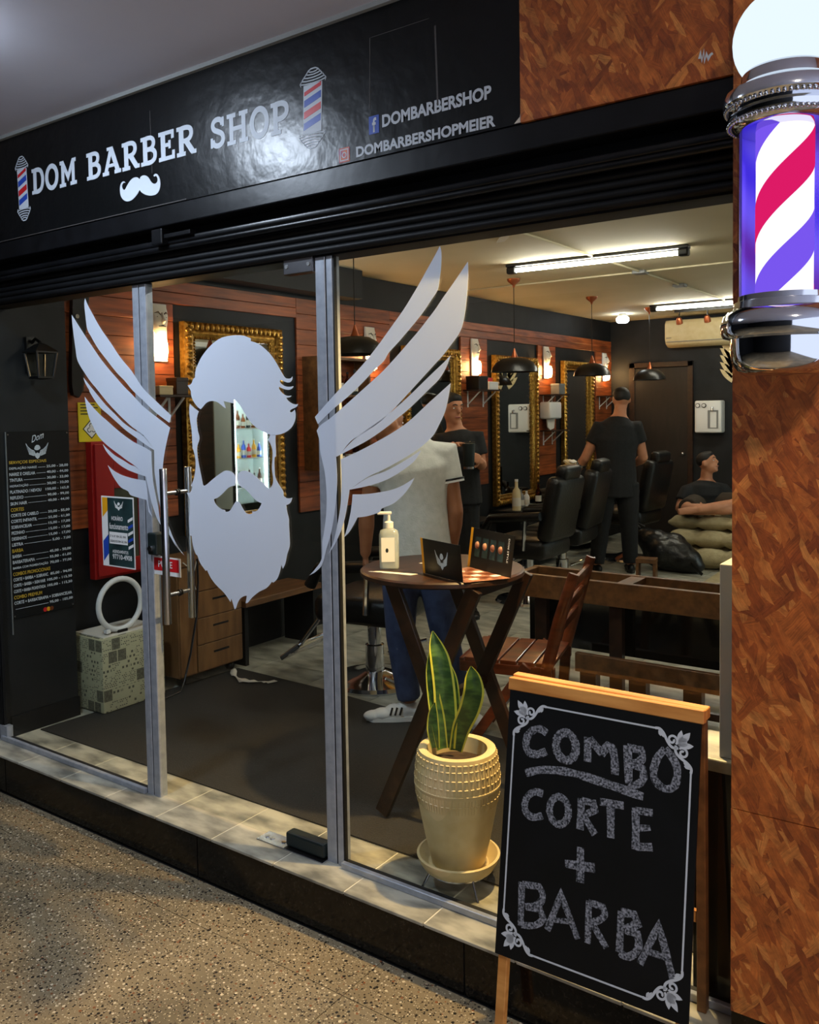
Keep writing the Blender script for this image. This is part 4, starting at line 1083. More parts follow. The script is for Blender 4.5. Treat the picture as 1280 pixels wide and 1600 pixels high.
rows = [('h', 'SERVIÇOS ESPECIAIS'), ('DEPILAÇÃO NARIZ', '25,00 - 28,00'), ('NARIZ E ORELHA', '40,00 - 44,00'), ('TINTURA', '30,00 - 33,00'), ('HIDRATAÇÃO', '30,00 - 33,00'), ('PLATINADO / NEVOU', '150,00 - 165,0'), ('REFLEXO', '90,00 - 99,00'), ('SKIN HAIR', '40,00 - 44,00'),
        ('h', 'CORTES'), ('CORTE DE CABELO', '50,00 - 55,00'), ('CORTE INFANTIL', '55,00 - 61,00'), ('SOBRANCELHA', '15,00 - 17,00'), ('PEZINHO', '15,00 - 17,00'), ('DESENHOS', '15,00 - 17,00'), ('LISTRA', '5,00 - 7,00'),
        ('h', 'BARBA'), ('BARBA', '45,00 - 50,00'), ('BARBATERAPIA', '55,00 - 61,00'), ('BARBA COM PIGMENTAÇÃO', '70,00 - 77,00'), ('h', 'COMBOS PROMOCIONAIS'), ('CORTE + BARBA + SOBRANC.', '85,00 - 94,00'), ('CORTE + BARBA + SKIN HAIR', '105,00 - 115,50'),
        ('CORTE + BARBA PIGMENTADA', '105,00 - 115,50'), ('h', 'COMBO PREMIUM'), ('CORTE + BARBATERAPIA + SOBRANCELHA', ''), ('', '95,00 - 105,00')]
z = 1.337
for a, b_ in rows:
    if a == 'h':
        ml(b_, .072, z - .002, min(.20, .0115 * len(b_)), .0175, 'gold_print')
    else:
        lb = .0094 * len(b_); la = min(.0098 * len(a), (.312 - lb) if b_ else .318)
        if a: ml(a, .072, z, la, .0160, 'white_print', .02)
        if b_:
            ml(b_, .394 - lb, z, lb, .0150, 'white_print', .02)
            y0, y1 = .078 + (la if a else 0), .388 - lb
            if y1 - y0 > .02: MB().b2((PX + .005, y0, z + .005), (PX + .0056, y1, z + .0068)).build('leader_line', MATS['white_print'], mb_, world=True)
    z -= .0288
for k, c in enumerate(('red', 'ochre', 'copper')): MB().cyl((PX + .005, .236 + .018 * k, .592), (PX + .0056, .236 + .018 * k, .592), .011, n=14).build('payment_mark', MATS[c], mb_, world=True)

ln = thing('wall_lantern', 'small black lantern with glass sides on the end pier', 'wall lamp', (-2.14, .21, 1.76))
MB().b2((0, -.03, .02), (.02, .03, .20)).build('back_plate', MATS['plastic_black'], ln)
MB().tube([(.01, 0, .17), (.05, 0, .19), (.09, 0, .17)], .008, 8).build('arm', MATS['plastic_black'], ln)
MB().lathe([(0, .17), (.03, .16), (.085, .125), (.085, .118), (0, .118)], 4, (.09, 0, 0), Matrix.Rotation(math.pi / 4, 3, 'Z')).build('roof', MATS['plastic_black'], ln)
for a in range(4):
    t = a * math.pi / 2 + math.pi / 4
    MB().tube([(.09 + .075 * math.cos(t), .075 * math.sin(t), .118), (.09 + .055 * math.cos(t), .055 * math.sin(t), 0)], .006, 6).build('corner_bar', MATS['plastic_black'], ln)
MB().lathe([(.068, .116), (.05, .004)], 4, (.09, 0, 0), Matrix.Rotation(math.pi / 4, 3, 'Z'), cap=False).build('glass', MATS['clear'], ln, recalc=False)
MB().lathe([(0, -.012), (.06, -.006), (.06, .004), (0, .004)], 4, (.09, 0, 0), Matrix.Rotation(math.pi / 4, 3, 'Z')).build('base', MATS['plastic_black'], ln)

bd_ = thing('blade_ornament', 'long dark razor blade shaped ornament hung slanting on the planks', 'ornament', (-2.27, .58, 1.68))
P = [(.545, 2.23), (.645, 2.22), (.615, 2.02), (.595, 1.86), (.580, 1.70), (.560, 1.665), (.528, 1.68), (.520, 1.74), (.528, 1.92), (.535, 2.06)]
MB().prism(smoothpoly(P, 3, 50), lambda u, v, w_: Vector((-2.29 + w_, u, v)), .03).build('blade', MATS['black_steel'], bd_, world=True)
MB().prism([(.605, 1.90), (.622, 1.90), (.604, 1.70), (.588, 1.70)], lambda u, v, w_: Vector((-2.30 + w_, u, v)), .02).build('scale', MATS['dark_wood'], bd_, world=True)
MB().tube([(-2.30, .56, 2.1), (-2.25, .56, 2.1)], .012, 10).build('pivot_pin', MATS['steel'], bd_, world=True)

ys_ = thing('hazard_notice', 'yellow biohazard notice with white diamond above the red cabinet', 'sign', (-2.30, .65, 1.43))
MB().b2((-2.30, .575, 1.425), (-2.297, .72, 1.64)).build('sheet', MATS['yellow'], ys_, world=True)
gx = lambda u, v, w_: Vector((-2.297 + w_, u, v))
MB().prism([(.655, 1.440), (.710, 1.495), (.655, 1.550), (.600, 1.495)], gx, .0006).build('diamond_border', MATS['plastic_black'], ys_, world=True)
MB().prism([(.655, 1.447), (.703, 1.495), (.655, 1.543), (.607, 1.495)], gx, .0012).build('diamond', MATS['white'], ys_, world=True)
m = MB()
for k in range(3):
    a = math.pi / 2 + k * 2.0944
    m.ribbon([(.655 + .016 * math.cos(a) + .012 * math.cos(q * .45 + a), 1.497 + .016 * math.sin(a) + .012 * math.sin(q * .45 + a)) for q in range(-5, 6)], .004, gx, .0018)
m.build('hazard_symbol', MATS['plastic_black'], ys_, world=True)
for k, wd in enumerate((.09, .11, .10, .06)): MB().b2((-2.297, .59, 1.625 - k * .017), (-2.2964, .59 + wd, 1.631 - k * .017)).build('print_line', MATS['plastic_black'], ys_, world=True)

hc = thing('hydrant_cabinet', 'red metal fire hose cabinet with a glazed door on the wall', 'cabinet', (-2.3, .86, .66))
MB().b2((-2.300, .615, .665), (-2.25, .945, 1.425)).build('body', MATS['red_paint'], hc, world=True, bevel=.004)
dd = MB(); dd.b2((-2.25, .63, .68), (-2.235, .745, 1.41)); dd.b2((-2.25, .905, .68), (-2.235, .935, 1.41)); dd.b2((-2.25, .745, 1.16), (-2.235, .905, 1.41)); dd.b2((-2.25, .745, .68), (-2.235, .905, .76))
df = dd.build('door_frame', MATS['red_paint'], hc, world=True, bevel=.002, seg=1)
mat('olive_glass', lin(64, 62, 50), .2, col2=lin(78, 76, 62), scale=6)
MB().b2((-2.248, .745, .76), (-2.242, .905, 1.16)).build('glass', MATS['olive_glass'], df, world=True)
MB().cyl((-2.235, .70, 1.02), (-2.222, .70, 1.02), .014, n=12).build('latch', MATS['steel'], df, world=True)

# newspaper covered box with a ring lamp on top
def news():
    m = bpy.data.materials.new('newsprint'); m.use_nodes = True
    nt = m.node_tree; N, L = nt.nodes, nt.links; b = N['Principled BSDF']
    tc = N.new('ShaderNodeTexCoord'); sx = N.new('ShaderNodeSeparateXYZ'); L.new(tc.outputs['Object'], sx.inputs[0])
    ad = N.new('ShaderNodeMath'); ad.operation = 'ADD'; L.new(sx.outputs[0], ad.inputs[0]); L.new(sx.outputs[1], ad.inputs[1])
    cx = N.new('ShaderNodeCombineXYZ'); L.new(ad.outputs[0], cx.inputs[0]); L.new(sx.outputs[2], cx.inputs[1])
    def bricks(w_, h, off, mort):
        k = N.new('ShaderNodeTexBrick'); L.new(cx.outputs[0], k.inputs[0]); k.offset = off
        k.inputs['Color1'].default_value = (0, 0, 0, 1); k.inputs['Color2'].default_value = (1, 1, 1, 1); k.inputs['Mortar'].default_value = (.3, .3, .3, 1)
        k.inputs['Scale'].default_value = 1; k.inputs['Mortar Size'].default_value = mort; k.inputs['Brick Width'].default_value = w_; k.inputs['Row Height'].default_value = h
        return k
    col = bricks(.058, .066, .37, .003)                      # columns of print and pictures
    pic = N.new('ShaderNodeMath'); pic.operation = 'GREATER_THAN'; pic.inputs[1].default_value = .74; L.new(col.outputs['Color'], pic.inputs[0])
    ln_ = bricks(.013, .0105, .43, .0028)                     # lines of words
    tx = N.new('ShaderNodeMath'); tx.operation = 'GREATER_THAN'; tx.inputs[1].default_value = .40; L.new(ln_.outputs['Color'], tx.inputs[0])
    hl = N.new('ShaderNodeMath'); hl.operation = 'LESS_THAN'; hl.inputs[1].default_value = .22; L.new(col.outputs['Color'], hl.inputs[0])
    big = bricks(.024, .024, .5, .006)
    tb_ = N.new('ShaderNodeMath'); tb_.operation = 'GREATER_THAN'; tb_.inputs[1].default_value = .46; L.new(big.outputs['Color'], tb_.inputs[0])
    sel = N.new('ShaderNodeMix'); sel.data_type = 'FLOAT'; L.new(hl.outputs[0], sel.inputs[0]); L.new(tx.outputs[0], sel.inputs[2]); L.new(tb_.outputs[0], sel.inputs[3])
    mo = N.new('ShaderNodeMath'); mo.operation = 'SUBTRACT'; mo.inputs[0].default_value = 1.0; L.new(col.outputs['Fac'], mo.inputs[1])
    k1 = N.new('ShaderNodeMath'); k1.operation = 'MULTIPLY'; L.new(sel.outputs[0], k1.inputs[0]); L.new(mo.outputs[0], k1.inputs[1])
    nz = N.new('ShaderNodeTexNoise'); nz.inputs['Scale'].default_value = 70; L.new(cx.outputs[0], nz.inputs[0])
    pm = N.new('ShaderNodeMath'); pm.operation = 'MULTIPLY_ADD'; pm.inputs[1].default_value = .6; pm.inputs[2].default_value = .45; L.new(nz.outputs[0], pm.inputs[0])
    p2_ = N.new('ShaderNodeMath'); p2_.operation = 'MULTIPLY'; L.new(pic.outputs[0], p2_.inputs[0]); L.new(pm.outputs[0], p2_.inputs[1])
    k2 = N.new('ShaderNodeMath'); k2.operation = 'MULTIPLY'; k2.inputs[1].default_value = .85; L.new(k1.outputs[0], k2.inputs[0])
    mx = N.new('ShaderNodeMath'); mx.operation = 'MAXIMUM'; L.new(k2.outputs[0], mx.inputs[0]); L.new(p2_.outputs[0], mx.inputs[1]); mx.use_clamp = True
    cm = N.new('ShaderNodeMix'); cm.data_type = 'RGBA'; cm.inputs[6].default_value = lin(176, 173, 140); cm.inputs[7].default_value = lin(38, 37, 32)
    L.new(mx.outputs[0], cm.inputs[0]); L.new(cm.outputs[2], b.inputs['Base Color']); b.inputs['Roughness'].default_value = .7
    MATS['newsprint'] = m
news()
nb = thing('newsprint_box', 'upright box covered in newspaper print standing on the floor by the end pier', 'box', (-2.14, .72, 0))
MB().b2((-2.29, .465, .0065), (-2.0, .87, .40)).build('body', MATS['newsprint'], nb, world=True, bevel=.012, smooth=40)
MB().b2((-2.27, .49, .40), (-2.02, .85, .404)).build('top_sheet', MATS['paper'], nb, world=True)
rl = thing('ring_lamp', 'unlit white ring lamp resting on the newspaper box', 'ring lamp', (-2.06, .63, .404))
Rr = [(0, .135 * math.cos(q * math.pi / 18), .150 + .135 * math.sin(q * math.pi / 18)) for q in range(37)]
MB().tube(Rr, .015, 10, cap=False).build('ring', MATS['white'], rl, smooth=60)
MB().b2((-.015, -.10, .008), (.015, -.075, .03)).build('plug', MATS['white'], rl, bevel=.003)
MB().b2((-.02, -.03, 0), (.02, .03, .016)).build('foot', MATS['plastic_black'], rl, bevel=.002)

# wooden drawer cabinet by the wall
cb = thing('drawer_cabinet', 'brown wooden drawer cabinet with slot handles standing by the first mirror', 'cabinet', (-2.15, 1.18, 0))
MB().b2((-2.30, .97, .06), (-2.0, 1.46, .70)).build('body', MATS['cabinet_wood'], cb, world=True, bevel=.003, seg=1)
MB().b2((-2.30, .955, .70), (-1.985, 1.475, .725)).build('top', MATS['cabinet_wood'], cb, world=True, bevel=.003, seg=1)
for k in range(4):
    dr_ = MB().b2((-2.0, 1.10, .07 + k * .157), (-1.988, 1.452, .222 + k * .157)).build('drawer', MATS['cabinet_wood'], cb, world=True, bevel=.002, seg=1)
    MB().b2((-1.9885, 1.22, .16 + k * .157), (-1.986, 1.34, .172 + k * .157)).build('slot_handle', MATS['gasket'], dr_, world=True)
MB().b2((-2.0, .975, .07), (-1.988, 1.09, .69)).build('side_panel', MATS['cabinet_wood'], cb, world=True, bevel=.002, seg=1)
for y_ in (1.02, 1.40):
    for x_ in (-2.26, -2.05): MB().ball((x_, y_, .03), .03, 12).build('caster', MATS['plastic_black'], cb, world=True, smooth=60)
cbl = thing('loose_cord', 'thin pale cord dangling from the drawer cabinet top', 'cord', (-1.98, 1.0, .73))
MB().tube([(-1.98, 1.0, .728), (-1.975, 1.03, .70), (-1.975, 1.06, .62), (-1.975, 1.085, .56)], .003, 6).build('strand', MATS['paper'], cbl, world=True)
MB().tube([(-1.978, 1.1, .728), (-1.975, 1.08, .68), (-1.975, 1.05, .60), (-1.975, 1.05, .55)], .003, 6).build('strand', MATS['paper'], cbl, world=True)
pw = thing('power_cable', 'black power cord hanging down the front of the drawer cabinet', 'cord', (-1.98, 1.05, 0))
MB().tube([(-1.975, 1.10, .735), (-1.972, 1.10, .6), (-1.972, 1.08, .4), (-1.972, 1.03, .2), (-1.97, .98, .06), (-1.95, .93, .012), (-1.93, .80, .012)], .006, 6).build('strand', MATS['plastic_black'], pw, world=True, smooth=60)
cs = thing('paper_strip', 'crumpled white paper strip lying on the mat by the cabinet', 'paper', (-1.83, 1.3, .007))
sp = smoothpoly([(-2.0, 1.38), (-1.90, 1.30), (-1.80, 1.26), (-1.68, 1.30), (-1.62, 1.34)], 4, 80, False)
m = MB(); vs, fs_ = [], []
for i, p in enumerate(sp):
    wd = .016 + .012 * math.sin(i * .9)
    for s_ in (-1, 1): vs.append((p.x, p.y + s_ * wd, .010 + .010 * abs(math.sin(i * 1.3 + s_))))
for i in range(len(sp) - 1): fs_.append((2 * i, 2 * i + 1, 2 * i + 3, 2 * i + 2))
m.add(vs, fs_); o = m.build('strip', MATS['paper'], cs, world=True, smooth=80)
sm_ = o.modifiers.new('t', 'SOLIDIFY'); sm_.thickness = .002

# ---------------------------------------------------------------- gilt mirrors
def gilt_mirror(y0, y1, z0, z1, label, fw=.10):
    t = thing('gilt_mirror', label, 'mirror', (W, (y0 + y1) / 2, z0), 0, 'gilt framed mirrors along the dark wall')
    x0 = W + .012
    MB().b2((x0, y0 + .02, z0 + .02), (x0 + .012, y1 - .02, z1 - .02)).build('mirror_glass', MATS['mirror'], t, world=True)
    prof = [(0.0, .0), (.0, .045), (.18, .058), (.34, .05), (.5, .032), (.68, .036), (.86, .028), (1.0, .02), (1.0, .0)]
    def side(a, b_, nrm):       # moulding from corner a to b, mitred
        a, b_, nrm = Vector(a), Vector(b_), Vector(nrm); d = (b_ - a).normalized()
        m = MB(); n = len(prof)
        vs = [a + d * (u * fw) + nrm * (u * fw) + Vector((h, 0, 0)) for u, h in prof] + [b_ - d * (u * fw) + nrm * (u * fw) + Vector((h, 0, 0)) for u, h in prof]
        m.add(vs, [(i, i + 1, n + i + 1, n + i) for i in range(n - 1)])
        fr = m.build('frame_side', MATS['gold'], t, world=True)
        L = (b_ - a).length; k = int(L / .045); m = MB()
        for i in range(k):
            c = a + d * (.03 + (L - .06) * (i + .5) / k) + nrm * (fw * .28) + Vector((.054, 0, 0))
            s_ = (.012, .019, .027) if abs(d.z) < .5 else (.012, .027, .019)
            m.ball(c, s_, 8)
        k = int(L / .022)
        for i in range(k):
            c = a + d * (fw + (L - 2 * fw) * (i + .5) / k) + nrm * (fw * .94) + Vector((.027, 0, 0))
            m.ball(c, .0075, 6)
        mo = m.build('carved_ornament', MATS['gold'], fr, world=True, smooth=60); mo['kind'] = 'stuff'
    side((x0, y0, z0), (x0, y0, z1), (0, 1, 0)); side((x0, y1, z0), (x0, y1, z1), (0, -1, 0))
    side((x0, y0, z1), (x0, y1, z1), (0, 0, -1)); side((x0, y0, z0), (x0, y1, z0), (0, 0, 1))
gilt_mirror(1.30, 2.16, .82, 2.13, 'gilt framed mirror behind the glass door')
gilt_mirror(3.62, 4.48, .82, 2.10, 'gilt framed mirror mostly hidden behind the wide wing decal')
gilt_mirror(5.12, 6.02, .62, 2.085, 'gilt framed mirror behind the first dome pendant lamp')
gilt_mirror(6.66, 7.46, .62, 2.085, 'gilt framed mirror behind the standing barber')

# ---------------------------------------------------------------- shelves with things
def wall_shelf(y0, y1, z, label, depth=.17):
    t = thing('wall_shelf', label, 'shelf', (W + .02, (y0 + y1) / 2, z), 0, 'white bracket shelves on the plank strips')
    MB().b2((W + .018, y0, z - .012), (W + .018 + depth, y1, z)).build('board', MATS['dark_wood'], t, world=True)
    for y_ in (y0 + .08, y1 - .08):
        MB().b2((W + .018, y_ - .008, z - .16), (W + .024, y_ + .008, z - .012)).build('bracket', MATS['white'], t, world=True)
        MB().bar((W + .024, y_, z - .13), (W + .018 + depth * .8, y_, z - .016), .014, .008).build('bracket_strut', MATS['white'], t, world=True)
def small_box(x, y, z, d, material, label, name='carton'):
    t = thing(name, label, 'box', (x, y, z))
    MB().b2((-d[0] / 2, -d[1] / 2, 0), (d[0] / 2, d[1] / 2, d[2])).build('body', MATS[material], t, bevel=.004)
    MB().b2((-d[0] / 2 - .002, -d[1] / 2 - .002, d[2] * .8), (d[0] / 2 + .002, d[1] / 2 + .002, d[2] + .003)).build('lid', MATS[material], t, bevel=.003)
    return t
wall_shelf(1.0, 1.28, 1.68, 'short bracket shelf beside the first gilt mirror')
wall_shelf(4.58, 5.02, 1.745, 'bracket shelf beside the glowing mask lamp right of the wing')
wall_shelf(6.13, 6.50, 1.71, 'bracket shelf beneath the third visible mask lamp')
wall_shelf(6.13, 6.50, 1.33, 'low bracket shelf under the white towel dispenser')
wall_shelf(7.64, 8.02, 1.70, 'far bracket shelf above the barber')
small_box(W + .11, 4.68, 1.7455, (.14, .16, .12), 'plastic_black', 'black carton on the shelf right of the wing tip')
small_box(W + .11, 4.88, 1.7455, (.13, .17, .07), 'white', 'white carton on the shelf right of the wing tip')
small_box(W + .10, 4.87, 1.819, (.08, .10, .035), 'red', 'small red carton on top of the white carton')
small_box(W + .11, 6.38, 1.711, (.10, .14, .11), 'grey_plastic', 'small grey carton on the shelf before the fourth mirror')
small_box(W + .10, 1.08, 1.681, (.09, .10, .05), 'cream', 'small cream carton on the shelf by the first mirror')
small_box(W + .10, 1.20, 1.681, (.09, .09, .10), 'dark_wood', 'small dark carton on the shelf by the first mirror')
td = thing('towel_dispenser', 'white paper towel dispenser with a towel hanging out beside the fourth mirror', 'dispenser', (W + .0215, 6.25, 1.45))
MB().b2((0, -.14, 0), (.13, .14, .18)).build('housing', MATS['white'], td, bevel=.02, seg=3, smooth=40)
MB().prism([(-.09, 0), (.09, 0), (.07, -.10), (-.02, -.12), (-.08, -.09)], lambda u, v, w_: Vector((.06 + w_, u, v)), .012).build('towel', MATS['paper'], td)
bs = thing('bottle_shelf', 'orange wooden bottle shelf lit warmly behind the wide pane post', 'shelf', (W, 2.7, 1.15))
for y_ in (2.40, 2.99): MB().b2((W + .018, y_, 1.15), (W + .16, y_ + .02, 1.96)).build('upright', MATS['mid_wood'], bs, world=True)
for z_ in (1.15, 1.41, 1.67, 1.94): MB().b2((W + .018, 2.42, z_), (W + .16, 2.99, z_ + .018)).build('shelf_board', MATS['mid_wood'], bs, world=True)
def bottle(x, y, z, h, r, material, label, group, cap='plastic_black', name='bottle', cat='bottle'):
    t = thing(name, label, cat, (x, y, z), 0, group)
    MB().lathe([(0, 0), (r * .92, 0), (r, .01 * h), (r, .55 * h), (r * .8, .66 * h), (r * .36, .74 * h), (r * .34, .93 * h), (0, .93 * h)], 14).build('body', MATS[material], t, smooth=40)
    MB().lathe([(0, .93 * h), (r * .40, .93 * h), (r * .40, h), (0, h)], 12).build('cap', MATS[cap], t, smooth=40)
    MB().lathe([(r * 1.01, .15 * h), (r * 1.01, .42 * h)], 14, cap=False).build('label', MATS['paper'], t, smooth=60, recalc=False)
    return t
ORD = ('first', 'second', 'third', 'fourth', 'fifth', 'sixth')
cols = ['amber', 'green_black', 'amber', 'plastic_black', 'clear', 'amber']
for k, zz in enumerate((1.168, 1.428, 1.688)):
    nm = ('lowest', 'middle', 'top')[k]
    for q in range(6):
        bottle(W + .09, 2.48 + q * .085, zz, .17 + .02 * ((q * 7 + k) % 3), .026, cols[(q + k) % 6], f'liquor bottle standing {ORD[q]} from the door on the {nm} board of the bottle shelf', f'liquor bottles on the {nm} shelf board')

# counters under the mirrors
def counter(y0, y1, label):
    t = thing('barber_counter', label, 'counter', (W + .2, (y0 + y1) / 2, 0), 0, 'black counters under the gilt mirrors')
    MB().b2((W + .015, y0, .08), (W + .33, y1, .56)).build('body', MATS['black_paint'], t, world=True, bevel=.004)
    MB().b2((W + .012, y0 - .02, .56), (W + .36, y1 + .02, .59)).build('top', MATS['black_paint'], t, world=True, bevel=.004)
    n = 3; ww = (y1 - y0) / n
    for k in range(n):
        d = MB().b2((W + .33, y0 + k * ww + .008, .10), (W + .342, y0 + (k + 1) * ww - .008, .54)).build('door', MATS['black_paint'], t, world=True, bevel=.003)
        MB().b2((W + .342, y0 + (k + .5) * ww - .04, .46), (W + .352, y0 + (k + .5) * ww + .04, .468)).build('pull', MATS['steel'], d, world=True)
counter(3.5, 4.6, 'black counter behind the man holding a tumbler'); counter(5.08, 6.08, 'black counter under the mirror behind the first pendant'); counter(6.56, 7.56, 'black counter under the mirror behind the barber')
lsb = thing('wood_ledge', 'narrow low wooden ledge running under the first gilt mirror', 'ledge', (-2.15, 1.85, 0))
MB().b2((-2.30, 1.49, .37), (-1.99, 2.20, .41)).build('board', MATS['mid_wood'], lsb, world=True, bevel=.003, seg=1)
for y_ in (1.52, 2.16): MB().b2((-2.29, y_ - .015, 0), (-2.02, y_ + .015, .37)).build('side', MATS['black_paint'], lsb, world=True)
bottle(W + .26, 5.14, .591, .30, .042, 'cream', 'cream spray bottle standing on the counter behind the tumbler man', 'bottles on the mirror counter', 'white')
bottle(W + .20, 5.34, .591, .20, .035, 'grey_plastic', 'grey bottle on the counter next to the cream spray bottle', 'bottles on the mirror counter')
bottle(W + .18, 5.50, .591, .17, .03, 'white', 'short white bottle on the counter under the middle mirror', 'bottles on the mirror counter')
bottle(W + .2, 5.72, .591, .22, .03, 'amber', 'amber bottle on the counter under the middle mirror', 'bottles on the mirror counter')
cl = thing('hair_clipper', 'grey hair clipper lying on the counter below the middle mirror', 'clipper', (W + .30, 5.32, .591))
MB().tube([(0, -.09, .022), (0, 0, .028), (0, .07, .022)], [(.02, .02), (.026, .024), (.022, .014)], 10).build('body', MATS['grey_plastic'], cl, smooth=60)
MB().b2((-.02, .07, .012), (.02, .10, .024)).build('blade', MATS['steel'], cl)
# folded black towels
for k in range(3):
    tw = thing('folded_towel', ('lowest', 'middle', 'topmost')[k] + ' dark folded towel of the stack beside the middle counter', 'towel', (W + .50, 5.95, .50 + k * .0))
    tw.location = (W + .22, 5.96, .591 + k * .048)
    MB().b2((-.10, -.08, 0), (.10, .08, .045)).build('fold', MATS['shorts_brown'], tw, bevel=.018, seg=3, smooth=50)
    MB().b2((.07, -.078, .012), (.104, .078, .033)).build('edge', MATS['cloth_black'], tw, bevel=.008, smooth=50)

# ---------------------------------------------------------------- barber chairs
def barber_chair():
    t = thing('barber_chair', '', 'barber chair', (0, 0, 0), 0, 'black barber chairs facing the mirrors')
    MB().lathe([(0, 0), (.27, 0), (.275, .012), (.26, .03), (.12, .05), (.07, .07), (.0, .07)], 40).build('base', MATS['chrome'], t, smooth=40)
    MB().lathe([(.055, .06), (.055, .22), (.04, .225), (.04, .36)], 20).build('column', MATS['chrome'], t, smooth=40)
    MB().tube([(.06, .05, .16), (.16, .16, .20), (.24, .2, .22)], .012, 8).build('pump_lever', MATS['chrome'], t, smooth=50)
    MB().box((0, 0, .46), (.52, .52, .16)).build('seat', MATS['leather'], t, bevel=.05, seg=3, smooth=40)
    R = Matrix.Rotation(math.radians(12), 3, 'Y')
    MB().box((.29, 0, .78), (.13, .5, .52), R).build('backrest', MATS['leather'], t, bevel=.05, seg=3, smooth=40)
    MB().box((.355, 0, 1.06), (.10, .30, .12), R).build('headrest', MATS['leather'], t, bevel=.035, seg=3, smooth=40)
    MB().tube([(.33, 0, .98), (.36, 0, 1.12)], .012, 8).build('headrest_post', MATS['chrome'], t)
    for s_ in (-1, 1):
        a = MB().tube([(.26, s_ * .30, .74), (-.18, s_ * .30, .70), (-.24, s_ * .30, .60)], [(.035, .04)] * 3, 10).build('armrest', MATS['leather'], t, smooth=60)
        MB().tube([(.12, s_ * .29, .70), (.10, s_ * .28, .46)], .016, 8).build('arm_post', MATS['chrome'], a)
    MB().tube([(-.25, -.14, .42), (-.46, -.14, .16), (-.46, .14, .16), (-.25, .14, .42)], .014, 8).build('footrest_frame', MATS['chrome'], t, smooth=50)
    MB().box((-.48, 0, .16), (.16, .34, .03), Matrix.Rotation(math.radians(-35), 3, 'Y')).build('footplate', MATS['chrome'], t, bevel=.006)
    return t
bc = barber_chair()
spots = [((-1.16, 1.70), .15, 'black barber chair with chrome disc base standing behind the door post'), ((-1.38, 4.06), .0, 'black barber chair behind the man holding a tumbler'),
         ((-1.46, 4.86), .1, 'black barber chair close to the left of the standing barber'), ((-1.42, 6.34), -.1, 'black barber chair farthest back, behind the standing barber')]
for i, (p, rz, lb) in enumerate(spots):
    o = bc if i == 0 else copy_tree(bc)
    o.location = (p[0], p[1], .0065 if i == 0 and p[1] < 1.2 else 0); o.rotation_euler = (0, 0, rz); o['label'] = lb
bk = thing('tablet_stand', 'small tan clipboard tray leaning on the counter beside the barber hand', 'tray', (-1.85, 5.9, .95))
MB().box((0, 0, .06), (.10, .16, .02), Matrix.Rotation(.5, 3, 'Y')).build('board', MATS['cream'], bk, bevel=.004)
MB().box((.03, 0, .075), (.05, .12, .01), Matrix.Rotation(.5, 3, 'Y')).build('clip', MATS['white'], bk, bevel=.003)
MB().b2((-.06, -.09, -.36), (.06, .09, 0)).build('pedestal', MATS['plastic_black'], bk, bevel=.006)
# ---------------------------------------------------------------- back wall things
ac = thing('air_conditioner', 'cream split air conditioner high on the black back wall', 'air conditioner', (-1.12, 8.1, 2.25))
MB().prism([(0, .31), (-.19, .31), (-.22, .26), (-.22, .10), (-.19, .035), (-.12, 0), (0, 0)], lambda u, v, w_: Vector((-.44 + w_, u, v)), .88).build('case', MATS['cream'], ac, bevel=.012, smooth=40)
MB().b2((-.42, -.226, .055), (.42, -.212, .062)).build('flap_line', MATS['grey_plastic'], ac)
MB().prism([(-.195, .045), (-.13, .008), (-.128, .014), (-.19, .05)], lambda u, v, w_: Vector((-.40 + w_, u, v)), .80).build('air_flap', MATS['white'], ac)
MB().b2((-.42, -.224, .10), (-.36, -.219, .108)).build('badge', MATS['steel'], ac)
wd_ = thing('water_purifier', 'white wall-mounted water purifier with two round knobs on the back wall', 'water purifier', (-1.08, 8.1, 1.25))
MB().b2((-.15, -.17, 0), (.15, 0, .37)).build('body', MATS['white'], wd_, bevel=.02, seg=3, smooth=40)
MB().b2((.0, -.174, .05), (.12, -.165, .26)).build('niche', MATS['grey_plastic'], wd_, bevel=.004)
MB().b2((.03, -.178, .06), (.10, -.172, .24)).build('filter', MATS['white'], wd_, bevel=.003)
for q in (-.11, -.04):
    MB().cyl((q, -.17, .315), (q, -.182, .315), .026, n=18).build('knob', MATS['plastic_black'], wd_, smooth=40)
    MB().cyl((q, -.18, .315), (q, -.186, .315), .019, n=18).build('knob_face', MATS['white'], wd_, smooth=40)
MB().tube([(.06, -.17, .29), (.06, -.205, .285), (.06, -.21, .25)], .012, 8).build('spout', MATS['chrome'], wd_, smooth=50)
tr = thing('track_spots', 'black ceiling track with two small spot heads above the air conditioner', 'track light', (-1.0, 7.3, 2.61))
MB().b2((-.25, -.015, -.03), (.45, .015, 0)).build('track', MATS['plastic_black'], tr)
for q in (-.2, .1, .4):
    hd_ = MB().tube([(q, 0, -.03), (q, 0, -.09)], .007, 6).build('stem', MATS['plastic_black'], tr)
    MB().lathe([(.02, .03), (.034, 0), (.036, -.04), (.03, -.04), (0, -.01)], 14, (q, -.01, -.115), Matrix.Rotation(.5, 3, 'X')).build('spot_head', MATS['copper'], hd_, smooth=50)
wm = thing('wing_ornament', 'white feather wing ornament fixed to the black back wall', 'ornament', (-.72, 8.09, 2.0))
fw_ = lambda u, v, w_: Vector((-.96 + u, 8.098 - w_, 1.80 + v))
for k in range(5):
    MB().prism(smoothpoly([(.10, .02 + .05 * k), (.02, .09 + .075 * k), (-.03, .18 + .08 * k), (.05, .15 + .08 * k), (.13, .08 + .06 * k)], 3, 70), fw_, .006).build('feather', MATS['cream'], wm, world=True)
    MB().prism(smoothpoly([(.22, .02 + .05 * k), (.30, .09 + .075 * k), (.35, .18 + .08 * k), (.27, .15 + .08 * k), (.19, .08 + .06 * k)], 3, 70), fw_, .006).build('feather', MATS['cream'], wm, world=True)
